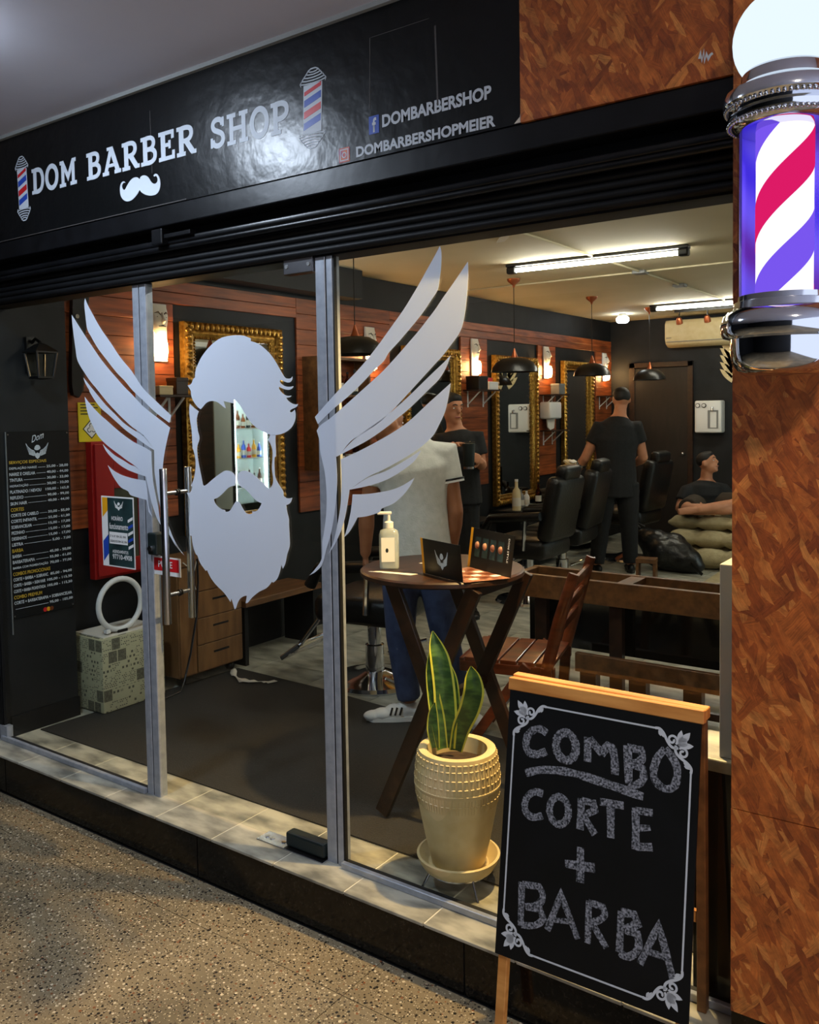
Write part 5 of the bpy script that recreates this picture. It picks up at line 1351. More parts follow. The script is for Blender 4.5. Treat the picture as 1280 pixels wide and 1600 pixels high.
# ---------------------------------------------------------------- futon, bag, stool
fu = thing('futon', 'beige tufted futon stacked in layers along the back of the shop', 'futon', (-.1, 6.75, 0))
def cushion(x0, x1, y0, y1, z0, z1, nx, ny, dim=.022):
    m = MB(); gx_, gy = nx * 6, ny * 6; vs, fs_ = [], []
    for s_ in (1, -1):
        for j in range(gy + 1):
            for i in range(gx_ + 1):
                u, v = i / gx_, j / gy
                e = min(u, 1 - u, v, 1 - v)
                edge = min(1.0, min(min(u, 1 - u) * (x1 - x0), min(v, 1 - v) * (y1 - y0)) / .09)
                rnd = math.sqrt(max(0, 1 - (1 - edge) ** 2))
                tuft = dim * (abs(math.sin(math.pi * u * nx)) * abs(math.sin(math.pi * v * ny))) ** .5
                h = (z1 - z0) / 2
                vs.append((x0 + (x1 - x0) * u, y0 + (y1 - y0) * v, (z0 + z1) / 2 + s_ * ((h - dim) * (.25 + .75 * rnd) + tuft * rnd)))
    n = (gx_ + 1) * (gy + 1); w1_ = gx_ + 1
    for j in range(gy):
        for i in range(gx_):
            a = j * w1_ + i
            fs_ += [(a, a + 1, a + w1_ + 1, a + w1_), (n + a, n + a + w1_, n + a + w1_ + 1, n + a + 1)]
    for i in range(gx_): fs_ += [(i, n + i, n + i + 1, i + 1), (gy * w1_ + i, gy * w1_ + i + 1, n + gy * w1_ + i + 1, n + gy * w1_ + i)]
    for j in range(gy): fs_ += [(j * w1_, (j + 1) * w1_, n + (j + 1) * w1_, n + j * w1_), (j * w1_ + gx_, n + j * w1_ + gx_, n + (j + 1) * w1_ + gx_, (j + 1) * w1_ + gx_)]
    return m.add(vs, fs_)
cushion(-.98, 1.5, 6.10, 7.7, .0, .19, 9, 6, .036).build('mattress', MATS['futon'], fu, world=True, smooth=70)
cushion(-1.02, 1.5, 6.30, 7.7, .165, .34, 9, 6, .036).build('mattress', MATS['futon'], fu, world=True, smooth=70)
cushion(-1.05, 1.5, 6.48, 7.7, .315, .47, 9, 6, .036).build('mattress', MATS['futon'], fu, world=True, smooth=70)
ru = thing('beige_rug', 'shaggy beige rug lying in front of the futon', 'rug', (-.1, 5.75, 0))
MB().prism([(-.40, 5.30), (1.2, 5.26), (1.2, 6.06), (-.42, 6.06)], lambda u, v, w_: Vector((u, v, .0005 + w_)), .014).build('pile', MATS['futon'], ru, world=True)
m = MB()
for c, r in (((0, 0, .16), (.26, .17, .17)), ((-.14, .02, .25), (.16, .14, .14)), ((-.24, .03, .30), (.11, .10, .10)), ((.14, -.02, .12), (.18, .14, .13)), ((.25, -.03, .07), (.10, .09, .07)), ((-.05, -.1, .18), (.12, .10, .13)), ((.02, .06, .24), (.14, .12, .12))):
    m.ball(c, r, 14)
bg = thing('black_bag', 'crumpled shiny black bag slumped against the futon', 'bag', (-.86, 5.94, .0))
mat('bag_black', lin(16, 16, 17), .35, bump=1.0, bscale=16)
put(organic(m, .02, 3), 'sack', MATS['bag_black'], bg)
MB().tube([(.22, -.1, .12), (.28, -.15, .08), (.36, -.16, .02)], [(.018, .006)] * 3, 8).build('strap', MATS['plastic_black'], bg, smooth=60)
MB().tube([(-.28, .03, .36), (-.33, .03, .44), (-.25, .03, .40)], .012, 8).build('handle', MATS['plastic_black'], bg, smooth=60)
so_ = thing('wood_block_stool', 'small reddish wooden stool on the floor in front of the black bag', 'stool', (-.92, 5.50, 0), .2)
MB().b2((-.09, -.07, .14), (.09, .07, .18)).build('top', MATS['mid_wood'], so_, bevel=.003)
for sx in (-1, 1): MB().b2((sx * .075 - .013, -.06, 0), (sx * .075 + .013, .06, .14)).build('leg', MATS['mid_wood'], so_)
# ---------------------------------------------------------------- opposite wall seen in the mirrors
fr_ = thing('drinks_fridge', 'lit glass-door drinks fridge with bottles reflected in the first mirror', 'fridge', (2.0, 6.1, 0))
mat('fridge_inside', lin(214, 226, 226), .5)
emis('fridge_light', (.85, .97, 1.0, 1), 30.0)
fo = 1.95
MB().b2((fo + .02, 5.74, 0), (2.29, 6.46, .30)).build('plinth', MATS['plastic_black'], fr_, world=True)
MB().b2((2.25, 5.74, .30), (2.29, 6.46, 1.85)).build('back', MATS['fridge_inside'], fr_, world=True)
for a, b_ in ((5.74, 5.80), (6.40, 6.46)): MB().b2((fo + .02, a, .30), (2.25, b_, 1.85)).build('side', MATS['fridge_inside'], fr_, world=True)
MB().b2((fo + .02, 5.74, 1.80), (2.29, 6.46, 1.90)).build('top', MATS['plastic_black'], fr_, world=True)
MB().b2((fo + .06, 5.82, 1.77), (fo + .10, 6.38, 1.795)).build('light_strip', MATS['fridge_light'], fr_, world=True)
for y_ in (5.805, 6.375): MB().b2((fo + .03, y_, .40), (fo + .05, y_ + .02, 1.76)).build('light_strip', MATS['fridge_light'], fr_, world=True)
for z_ in (.55, .95, 1.35): MB().b2((fo + .04, 5.80, z_), (2.25, 6.40, z_ + .012)).build('shelf', MATS['white'], fr_, world=True)
dg_ = MB(); dg_.b2((fo, 5.74, .30), (fo + .02, 5.79, 1.85)); dg_.b2((fo, 6.41, .30), (fo + .02, 6.46, 1.85)); dg_.b2((fo, 5.79, .30), (fo + .02, 6.41, .36)); dg_.b2((fo, 5.79, 1.79), (fo + .02, 6.41, 1.85))
dfr = dg_.build('door_frame', MATS['plastic_black'], fr_, world=True)
MB().b2((fo + .006, 5.79, .36), (fo + .012, 6.41, 1.79)).build('door_glass', MATS['glass'], dfr, world=True)
nb_ = ('lowest', 'middle', 'upper')
for k, zz in enumerate((.563, .963, 1.363)):
    for q in range(6):
        bottle(fo + .12, 5.86 + q * .096, zz, .20 + .05 * ((q + k) % 2), .032, ('amber', 'red', 'green_black', 'ochre', 'amber', 'blue')[(q * 2 + k) % 6], f'drink bottle standing {ORD[q]} from the shop front on the {nb_[k]} fridge shelf', f'drinks on the {nb_[k]} fridge shelf', 'white')
pp = thing('wall_poster', 'white contact poster with printed barber pole on the pale wall', 'poster', (2.29, 5.45, 2.1))
MB().b2((2.292, 5.16, 2.08), (2.299, 5.78, 2.50)).build('sheet', MATS['white'], pp, world=True)
for k in range(3): MB().b2((2.290, 5.30, 2.40 - k * .11), (2.2925, 5.70, 2.44 - k * .11)).build('print_line', MATS['grey_plastic'], pp, world=True)
MB().b2((2.290, 5.19, 2.12), (2.2925, 5.26, 2.46)).build('pole_print', MATS['plastic_black'], pp, world=True)
MB().b2((2.285, 5.50, 1.86), (2.299, 5.80, 2.04)).build('dark_print', MATS['plastic_black'], tag(thing('dark_picture', 'small dark picture under the white contact poster', 'picture', (2.29, 5.65, 1.86)), None), world=True)
MB().b2((2.26, 5.30, 0.0), (2.298, 5.70, 2.0)).build('panel', MATS['dark_wood'], tag(thing('wooden_screen', 'dark wooden panel beside the drinks fridge', 'panel', (2.28, 5.5, 0)), None), world=True, bevel=.003)
# ---------------------------------------------------------------- bench frame
bn_ = thing('bench_frame', 'long brown timber bench frame with glossy dark back panel inside the glass', 'bench', (.35, 2.1, 0))
YB0, YB1 = 2.02, 2.26
for y_ in (YB0, YB1):
    MB().b2((-.42, y_ - .016, .535), (1.75, y_ + .016, .660)).build('top_rail', MATS['mid_wood'], bn_, world=True, bevel=.002, seg=1)
MB().b2((.17, YB0 + .016, .632), (.25, YB1 - .016, .656)).build('cross_piece', MATS['mid_wood'], bn_, world=True)
MB().b2((-.42, YB0 + .016, .56), (-.38, YB1 - .016, .656)).build('cross_piece', MATS['mid_wood'], bn_, world=True)
mat('gloss_panel', lin(14, 13, 12), .08, spec=.6)
MB().b2((-.38, 2.13, .25), (1.75, 2.145, .56)).build('back_panel', MATS['gloss_panel'], bn_, world=True)
for x_ in (-.30, .13, 1.0): MB().b2((x_, YB0 + .012, .05), (x_ + .07, YB0 + .055, .545)).build('post', MATS['dark_wood'], bn_, world=True, bevel=.002, seg=1)
MB().b2((-.05, YB0 - .018, .165), (1.75, YB0 + .014, .265)).build('seat_rail', MATS['mid_wood'], bn_, world=True, bevel=.002, seg=1)
for x_ in (-.03, .24, .52, 1.0): MB().b2((x_, YB0 + .0, .0), (x_ + .09, YB0 + .06, .166)).build('foot_block', MATS['dark_wood'], bn_, world=True)
MB().b2((-.05, YB1 + .10, .05), (1.75, YB1 + .14, .09)).build('floor_rail', MATS['dark_wood'], bn_, world=True)
MB().b2((-.05, YB0 + .02, .02), (1.75, YB0 + .05, .055)).build('floor_rail', MATS['dark_wood'], bn_, world=True)
# ---------------------------------------------------------------- low dividing counter at the right end
kw = thing('end_counter', 'low black divider with stone top and grey upright at the end of the pane', 'divider', (1.3, .1, 0))
MB().b2((1.175, .045, .0), (1.314, .24, .605)).build('body', MATS['black_paint'], kw, world=True)
MB().b2((1.155, .040, .605), (1.314, .25, .640)).build('stone_top', MATS['tile'], kw, world=True, bevel=.004)
MB().b2((1.238, .06, .640), (1.314, .20, 1.155)).build('upright', MATS['trim_grey'], kw, world=True, bevel=.003)
# ---------------------------------------------------------------- round table and what stands on it
TC = Vector((.025, .60)); TZ = .95
tb = thing('bistro_table', 'round dark wooden folding bistro table with crossed legs just inside the pane', 'table', (TC.x, TC.y, 0))
MB().lathe([(0, TZ - .028), (.312, TZ - .026), (.322, TZ - .02), (.322, TZ - .006), (.315, TZ), (0, TZ)], 56, (TC.x, TC.y, 0)).build('tabletop', MATS['dark_wood'], tb, world=True, smooth=30)
zt = TZ - .03
for yo in (.38, .78):
    MB().bar((-.06, yo, zt), (.29, yo + .04, .022), .060, .022, (0, 1, 0)).build('leg', MATS['dark_wood'], tb, world=True, bevel=.002, seg=1)
    MB().bar((.28, yo + .04, zt), (-.11, yo - .02, .022), .058, .022, (0, 1, 0)).build('leg', MATS['dark_wood'], tb, world=True, bevel=.002, seg=1)
MB().bar((.10, .38, .47), (.10, .82, .47), .03, .03).build('pivot_rail', MATS['dark_wood'], tb, world=True)
MB().bar((-.06, .38, zt - .02), (-.06, .80, zt - .02), .03, .03).build('top_rail', MATS['dark_wood'], tb, world=True)
MB().bar((.26, .42, zt - .02), (.26, .82, zt - .02), .03, .03).build('top_rail', MATS['dark_wood'], tb, world=True)

sz = thing('sanitizer_bottle', 'clear pump bottle of hand sanitizer on the round table', 'bottle', (-.14, .475, TZ))
def rr(w_, d_, r, n=5):
    P = []
    for cx_, cy_, a0 in ((w_ - r, d_ - r, 0), (-w_ + r, d_ - r, 1), (-w_ + r, -d_ + r, 2), (w_ - r, -d_ + r, 3)):
        for k in range(n): a = (a0 + k / (n - 1)) * math.pi / 2; P.append((cx_ + r * math.cos(a), cy_ + r * math.sin(a)))
    return P
def rloft(m, secs):
    vs, fs_ = [], []; n = 20
    for (w_, d_, r, z) in secs: vs += [(p[0], p[1], z) for p in rr(w_, d_, r)]
    for i in range(len(secs) - 1):
        for k in range(n): fs_.append((i * n + k, i * n + (k + 1) % n, (i + 1) * n + (k + 1) % n, (i + 1) * n + k))
    fs_.append(tuple(range(n))); fs_.append(tuple((len(secs) - 1) * n + k for k in range(n)))
    return m.add(vs, fs_)
sz.rotation_euler = (0, 0, .62)
mat('gel', lin(205, 214, 212), .12, alpha=.42, spec=.6)
rloft(MB(), [(.036, .026, .014, 0), (.039, .029, .018, .006), (.039, .029, .018, .135), (.034, .026, .018, .150), (.016, .016, .0155, .160)]).build('body', MATS['gel'], sz, smooth=50)
rloft(MB(), [(.0352, .0252, .014, .004), (.0352, .0252, .014, .06)]).build('liquid', MATS['gel'], sz, smooth=50)
MB().b2((-.030, -.0306, .03), (.022, -.0296, .125)).build('label', MATS['white'], sz)
MB().prism([(-.008 + .006 * math.cos(k), .075 + .009 * math.sin(k)) for k in [q * .7 for q in range(9)]], lambda u, v, w_: Vector((u, -.0306 - w_, v)), .0004).build('label_mark', MATS['green_black'], sz)
MB().lathe([(.0155, .158), (.018, .160), (.018, .182), (.011, .186), (.007, .188), (.007, .212), (0, .212)], 18).build('pump_collar', MATS['white'], sz, smooth=40)
MB().b2((-.045, -.008, .212), (.012, .008, .224)).build('pump_nozzle', MATS['white'], sz, bevel=.004)
mn = thing('trifold_menu', 'black trifold haircut style menu with yellow edges standing open on the round table', 'menu', (.25, .46, TZ))
def quad3(a, b_, up, h, t, nm, mm, par=None, z0=.0012):
    a, b_, up = Vector(a), Vector(b_), Vector(up).normalized(); d = (b_ - a); n_ = d.cross(up).normalized()
    m = MB(); vs = [a, b_, b_ + up * h, a + up * h]; vs += [v + n_ * t for v in vs]
    m.add(vs, [(0, 1, 2, 3), (7, 6, 5, 4), (0, 4, 5, 1), (1, 5, 6, 2), (2, 6, 7, 3), (3, 7, 4, 0)])
    return m.build(nm, mats_(mm), par or mn, world=True)
def mats_(k): return MATS[k]
z1 = TZ + .001
mat('photo_print', lin(96, 50, 40), .4, col2=lin(168, 120, 96), scale=22)
a1, b1 = Vector((.045, .455, z1)), Vector((.262, .372, z1))
a2, b2_ = Vector((.120, .655, z1)), Vector((.365, .535, z1))
u1 = Vector((-.05, -.05, 1)); u2 = Vector((.08, .1, 1))
f1 = quad3(a1, b1, u1, .135, .002, 'front_flap', 'plastic_black')
quad3(a1 + (b1 - a1) * -.06, a1, u1, .135, .002, 'yellow_edge', 'ochre', f1)
d_ = (b1 - a1).normalized(); uu = u1.normalized(); nn_ = d_.cross(uu).normalized()
ffl = lambda u, v, w_: a1 + d_ * (.115 + u * .055) + uu * (.068 + v * .075) + nn_ * (.0024 if nn_.dot(CAM - a1) > 0 else -.0004 - .0005) + nn_ * w_
mini_logo(ffl, MATS['white_print'], f1, .0005)
f2 = quad3(a2, b2_, u2, .155, .002, 'rear_flap', 'plastic_black')
quad3(a2 + (b2_ - a2) * -.06, a2, u2, .155, .002, 'yellow_edge', 'ochre', f2)
d2 = (b2_ - a2).normalized(); v2 = u2.normalized(); n2_ = d2.cross(v2).normalized(); sg_ = 1 if n2_.dot(CAM - a2) > 0 else -1
off2 = n2_ * (.0024 if sg_ > 0 else -.0006)
for k in range(4):
    c = a2 + d2 * (.040 + k * .052) + v2 * .085 + off2
    m = MB(); m.add([c - d2 * .019 - v2 * .038, c + d2 * .019 - v2 * .038, c + d2 * .019 + v2 * .038, c - d2 * .019 + v2 * .038], [(0, 1, 2, 3)])
    m.build('photo', MATS['poster_dark'], f2, world=True)
    m = MB(); m.ball(c + n2_ * sg_ * .0004 + v2 * .006, (.011, .011, .015), 10); o = m.build('portrait', MATS['photo_print'], f2, world=True, smooth=80)
text('DOM STYLE', a2 + d2 * .238 + v2 * .14 + off2, v2 * -1, d2, .09, .010, MATS['white'], f2, bold=.02)
m = MB(); m.add([a1 + (a2 - a1) * .04, b1 + (b2_ - b1) * .04, b2_, a2], [(0, 1, 2, 3)]); pg_ = m.build('base_page', MATS['photo_print'], mn, world=True)
for k in range(3):
    for j in range(4):
        p = a1 + (b1 - a1) * (.15 + .22 * j) + (a2 - a1) * (.25 + .24 * k); p.z += .0006
        m = MB(); m.add([p, p + d_ * .03, p + d_ * .03 + (a2 - a1).normalized() * .035, p + (a2 - a1).normalized() * .035], [(0, 1, 2, 3)]); m.build('printed_picture', MATS['paper' if (k + j) % 2 else 'copper'], pg_, world=True)
def sheet(P, label, mm='paper'):
    t = thing('paper_slip', label, 'paper', (P[0][0], P[0][1], TZ))
    MB().prism(P, lambda u, v, w_: Vector((u, v, TZ + .0004 + w_)), .0012).build('sheet', MATS[mm], t, world=True)
    MB().b2((P[0][0] + .01, P[0][1] + .006, TZ + .0016), (P[0][0] + .06, P[0][1] + .010, TZ + .002)).build('print_line', MATS['grey_plastic'], t, world=True)
sheet([(-.165, .372), (.018, .392), (.028, .425), (-.13, .402)], 'narrow paper slip lying in front of the sanitizer bottle')
sheet([(-.10, .62), (.03, .60), (.05, .65), (-.08, .68)], 'white paper slip lying behind the sanitizer bottle')

# ---------------------------------------------------------------- slatted folding chair
ch = thing('slatted_chair', 'reddish varnished folding wooden chair with slatted seat beside the table', 'chair', (-.03, 1.31, 0), math.radians(14))
for k in range(5):
    MB().b2((-.19 + k * .082, -.20, .432), (-.116 + k * .082, .20, .450)).build('seat_slat', MATS['red_wood'], ch, bevel=.003)
for s_ in (-1, 1):
    MB().b2((-.21, s_ * .19 - .012, .385), (.22, s_ * .19 + .012, .432)).build('seat_rail', MATS['red_wood'], ch, bevel=.002, seg=1)
    MB().bar((-.19, s_ * .215, .02), (.10, s_ * .215, .44), .045, .024, (0, 1, 0)).build('front_leg', MATS['red_wood'], ch, bevel=.002, seg=1)
    MB().bar((.16, s_ * .225, .012), (.19, s_ * .225, .44), .048, .026, (0, 1, 0)).build('rear_leg', MATS['red_wood'], ch, bevel=.002, seg=1)
    MB().tube([(.19, s_ * .225, .43), (.25, s_ * .225, .66), (.31, s_ * .225, .86)], [(.026, .014), (.028, .014), (.022, .014)], 10, up=(1, 0, 0)).build('back_post', MATS['red_wood'], ch, smooth=50)
MB().b2((-.215, -.20, .385), (-.195, .20, .445)).build('front_rail', MATS['red_wood'], ch, bevel=.003)
for zz in (.60, .70, .80):
    xx = .19 + (zz - .43) * .28
    MB().box((xx, 0, zz), (.016, .44, .055), Matrix.Rotation(math.radians(15), 3, 'Y')).build('back_slat', MATS['red_wood'], ch, bevel=.003)
MB().bar((-.05, -.21, .20), (-.05, .21, .20), .02, .02).build('stretcher', MATS['red_wood'], ch)

# ---------------------------------------------------------------- potted snake plant
pc = Vector((.375, .135))
ps_ = thing('plant_stand', 'cream saucer on thin metal legs holding the tall pot', 'plant stand', (pc.x, pc.y, 0))
MB().lathe([(0, .058), (.105, .058), (.118, .062), (.132, .085), (.138, .104), (.130, .106), (.118, .088), (.10, .072), (0, .070)], 48).build('saucer', MATS['cream'], ps_, smooth=40)
MB().lathe([(.095, .050), (.105, .050), (.105, .058), (.095, .058)], 32).build('ring', MATS['steel'], ps_, smooth=30)
for a in (-.55, 1.0, 2.6, 4.1):
    MB().tube([(.10 * math.cos(a), .10 * math.sin(a), .055), (.135 * math.cos(a), .135 * math.sin(a), .0)], .005, 8).build('leg', MATS['steel'], ps_, smooth=60)
pt = thing('flower_pot', 'tall cream ribbed plastic pot with dotted bands standing on the saucer', 'flower pot', (pc.x, pc.y, .072))
prof = [(0, 0), (.082, 0), (.088, .006), (.108, .09), (.126, .18), (.138, .25), (.141, .285), (.139, .31), (.136, .335), (.131, .365), (.127, .385), (.112, .388), (.100, .384), (.098, .36), (.094, .33)]
MB().lathe(prof, 72).build('shell', MATS['cream'], pt, smooth=40)
def rad_at(z):
    for (r0, z0), (r1, z1_) in zip(prof[2:10], prof[3:11]):
        if z0 <= z <= z1_: return r0 + (r1 - r0) * (z - z0) / (z1_ - z0)
    return .12
m = MB()
for k in range(84):
    a = 2 * math.pi * k / 84
    for za, zb in ((.215, .262), (.275, .372)):
        P3 = []
        n = 4
        for j in range(n + 1):
            zz = za + (zb - za) * j / n; r_ = rad_at(zz) + .0006
            P3.append((r_ * math.cos(a), r_ * math.sin(a), zz))
        m.tube(P3, .0018, 4)
rb = m.build('ribs', MATS['cream'], pt, smooth=60); rb['kind'] = 'stuff'
for zz in (.372, .352, .325, .298, .24):
    m = MB(); n = 44; r_ = rad_at(zz) + .0012
    for k in range(n):
        a0, a1_ = 2 * math.pi * k / n, 2 * math.pi * (k + .6) / n
        m.tube([(r_ * math.cos(a0 + (a1_ - a0) * q / 2), r_ * math.sin(a0 + (a1_ - a0) * q / 2), zz) for q in range(3)], .0026, 5)
    bb = m.build('dotted_band', MATS['cream'], pt, smooth=60); bb['kind'] = 'stuff'
r_ = rad_at(.275)
MB().lathe([(r_ - .002, .270), (r_ + .0028, .272), (r_ + .0028, .2755), (r_ - .002, .278)], 72).build('belt_ring', MATS['cream'], pt, smooth=40)
MB().lathe([(0, .335), (.06, .337), (.096, .333)], 24).build('soil', MATS['soil'], pt, smooth=60)
mat('leaf_green', lin(38, 72, 34), .42, col2=lin(86, 122, 56), scale=16, detail=5, stretch=(1, 1, 2.6), ramp=(.42, .66))
mat('leaf_margin', lin(196, 196, 62), .45, col2=lin(214, 214, 96), scale=14)
sn = thing('snake_plant', 'variegated snake plant with yellow edged upright leaves growing in the cream pot', 'plant', (pc.x, pc.y, .405))
def snake_leaf(base, spine, widths, face, nm='leaf'):
    """spine: points above base; widths; face: direction the blade looks"""
    P3 = [Vector(base) + Vector(p) for p in spine]
    n = len(P3); k = 6
    # dense sampling
    S, Wd = [], []
    for i in range(n - 1):
        for q in range(k):
            t = q / k; S.append(P3[i].lerp(P3[i + 1], t)); Wd.append(widths[i] + (widths[i + 1] - widths[i]) * t)
    S.append(P3[-1]); Wd.append(widths[-1])
    for _ in range(6):
        S = [S[0]] + [(S[i - 1] + S[i] * 2 + S[i + 1]) / 4 for i in range(1, len(S) - 1)] + [S[-1]]
        Wd = [Wd[0]] + [(Wd[i - 1] + Wd[i] * 2 + Wd[i + 1]) / 4 for i in range(1, len(Wd) - 1)] + [Wd[-1]]
    fa = Vector(face).normalized()
    def strip(u0, u1, th):
        m = MB(); vs, fs_ = [], []; cc = 6
        for i, p in enumerate(S):
            d = (S[min(i + 1, len(S) - 1)] - S[max(i - 1, 0)]).normalized()
            sd = d.cross(fa).normalized(); nn2 = sd.cross(d)
            tw = .25 * math.sin(i * .22)
            for s2 in (1, -1):
                for j in range(cc):
                    u = u0 + (u1 - u0) * j / (cc - 1)
                    cup = (u * u) * .35 * Wd[i]
                    vs.append(p + sd * (u * Wd[i]) + nn2 * (cup + s2 * th / 2 + tw * u * Wd[i] * .4))
        c2 = 2 * cc
        for i in range(len(S) - 1):
            for j in range(cc - 1):
                a = i * c2 + j
                fs_ += [(a, a + 1, a + c2 + 1, a + c2), (a + cc, a + cc + c2, a + cc + c2 + 1, a + cc + 1)]
            for j in (0, cc - 1):
                a = i * c2 + j; fs_.append((a, a + c2, a + c2 + cc, a + cc))
        return m.add(vs, fs_)
    lf = strip(-.80, .80, .005).build(nm, MATS['leaf_green'], sn, smooth=70)
    strip(-1.0, -.80, .0045).build('leaf_margin', MATS['leaf_margin'], lf, smooth=70); strip(.80, 1.0, .0045).build('leaf_margin', MATS['leaf_margin'], lf, smooth=70)
view = (.58, -.81, .1)
def LP(px, py, dy=0.0):
    p = pix(px, py, y=pc.y + dy); return p - Vector((pc.x, pc.y, .405))
snake_leaf((0, 0, 0), [LP(697, 1168, -.01), LP(697, 1120, -.01), LP(694, 1070, -.01), LP(688, 1030, -.01), LP(680, 1005, -.01), LP(676, 986, -.01)], [.030, .038, .036, .034, .022, .002], view)
snake_leaf((0, 0, 0), [LP(690, 1170, -.03), LP(682, 1120, -.035), LP(674, 1075, -.035), LP(670, 1045, -.035), LP(671, 1020, -.03)], [.020, .026, .020, .014, .002], (.8, -.5, .1))
snake_leaf((0, 0, 0), [LP(712, 1172, .01), LP(720, 1135, .01), LP(733, 1110, .01), LP(741, 1080, .01), LP(738, 1055, .01), LP(736, 1041, .01)], [.022, .030, .034, .036, .026, .002], view)
snake_leaf((0, 0, 0), [LP(681, 1168, -.05), LP(677, 1140, -.055), LP(677, 1112, -.055), LP(680, 1098, -.05)], [.014, .022, .016, .002], (.4, -.9, .1))
snake_leaf((0, 0, 0), [LP(703, 1166, .03), LP(708, 1110, .035), LP(706, 1060, .04), LP(702, 1035, .04)], [.02, .028, .022, .002], (.5, -.8, .1))
# ---------------------------------------------------------------- people
def V3(*a): return Vector(a)
def hand(m, wrist, d, palm_n, curl=.5, s_=1.0, side=1):
    """wrist joint, finger direction, palm normal; five fingers of their own"""
    wrist, d, n = Vector(wrist), Vector(d).normalized(), Vector(palm_n)
    n = (n - d * n.dot(d)).normalized(); x = d.cross(n)
    pc_ = wrist + d * .045 * s_
    R = Matrix((x, d, n)).transposed()
    m.ball(pc_, (.040 * s_, .050 * s_, .017 * s_), 12, R)
    for k, (off, L) in enumerate(((-.030, .062), (-.010, .074), (.010, .070), (.029, .055))):
        b0 = wrist + d * .080 * s_ + x * off * s_
        c1 = b0 + (d * math.cos(curl) + n * math.sin(curl)) * L * .45 * s_
        c2 = c1 + (d * math.cos(curl * 2) + n * math.sin(curl * 2)) * L * .35 * s_
        c3 = c2 + (d * math.cos(curl * 2.8) + n * math.sin(curl * 2.8)) * L * .25 * s_
        m.tube([b0 - d * .02, b0, c1, c2, c3], [.0095 * s_, .0095 * s_, .009 * s_, .0085 * s_, .007 * s_], 8)
    t0 = wrist + d * .025 * s_ + x * (-side) * .030 * s_
    t1 = t0 + (x * -side * .8 + d * .6 + n * .3).normalized() * .035 * s_
    t2 = t1 + (x * -side * .2 + d * .8 + n * .6).normalized() * .030 * s_
    m.tube([t0, t1, t2], [.013 * s_, .011 * s_, .009 * s_], 8)
def head(m, c, f, up=(0, 0, 1)):
    """skull, jaw, nose, brow and ears; f = facing"""
    c, f, up = Vector(c), Vector(f).normalized(), Vector(up)
    up = (up - f * up.dot(f)).normalized(); x = f.cross(up)
    R = Matrix((x, f, up)).transposed()
    m.ball(c + up * .025, (.076, .096, .092), 20, R)
    m.ball(c + f * .018 - up * .045, (.062, .072, .070), 16, R)
    m.ball(c + f * .062 - up * .092, (.030, .026, .022), 12, R)
    m.tube([c + f * .090 + up * .022, c + f * .108 - up * .018, c + f * .092 - up * .028], [.008, .014, .010], 8)
    m.ball(c + f * .084 + up * .036, (.050, .014, .010), 10, R)
    m.ball(c + f * .088 - up * .060, (.024, .012, .008), 10, R)
    for s_ in (-1, 1): m.ball(c + x * s_ * .078 - f * .008 - up * .004, (.011, .022, .032), 10, R)
    return R
def face_bits(par, c, f, up=(0, 0, 1)):
    c, f, up = Vector(c), Vector(f).normalized(), Vector(up)
    up = (up - f * up.dot(f)).normalized(); x = f.cross(up); R = Matrix((x, f, up)).transposed()
    for s_ in (-1, 1):
        e = MB().ball(c + x * s_ * .031 + f * .079 + up * .010, (.012, .009, .0055), 10, R).build('eye', MATS['white'], par, smooth=80)
        MB().ball(c + x * s_ * .031 + f * .0855 + up * .010, (.005, .004, .005), 8, R).build('iris', MATS['hair'], e, smooth=80)
        MB().tube([c + x * s_ * .014 + f * .094 + up * .034, c + x * s_ * .034 + f * .092 + up * .040, c + x * s_ * .050 + f * .080 + up * .033], [.004, .005, .003], 6).build('eyebrow', MATS['hair'], par, smooth=60)
    mat_l = MATS.get('lips') or mat('lips', lin(150, 78, 70), .5)
    MB().tube([c - x * .026 + f * .088 - up * .058, c + f * .099 - up * .056, c + x * .026 + f * .088 - up * .058], [.003, .006, .003], 8).build('mouth', mat_l, par, smooth=60)
def hair(par, c, f, up=(0, 0, 1), vox=.008, k=1.0):
    c, f, up = Vector(c), Vector(f).normalized(), Vector(up)
    up = (up - f * up.dot(f)).normalized(); x = f.cross(up); R = Matrix((x, f, up)).transposed()
    m = MB()
    m.ball(c + up * .048 - f * .008, (.081, .094, .074), 18, R); m.ball(c + up * .026 - f * .034, (.079, .068, .060), 16, R); m.ball(c + up * .082 + f * .035, (.060, .055, .035), 12, R)
    return put(organic(m, vox, 3), 'hair', MATS['hair'], par)
def shoe(m, heel, d, s_=1.0):
    heel, d = Vector(heel), Vector(d).normalized(); up = Vector((0, 0, 1)); d = (d - up * d.z).normalized(); x = d.cross(up)
    R = Matrix((x, d, up)).transposed()
    for t, w_, h in ((.02, .036, .045), (.07, .038, .052), (.13, .042, .042), (.19, .046, .032), (.235, .042, .026)):
        m.ball(heel + d * t * s_ + up * (h * .95), (w_ * s_, .055 * s_, h), 12, R)
    return R
RZ = math.radians(35.77)
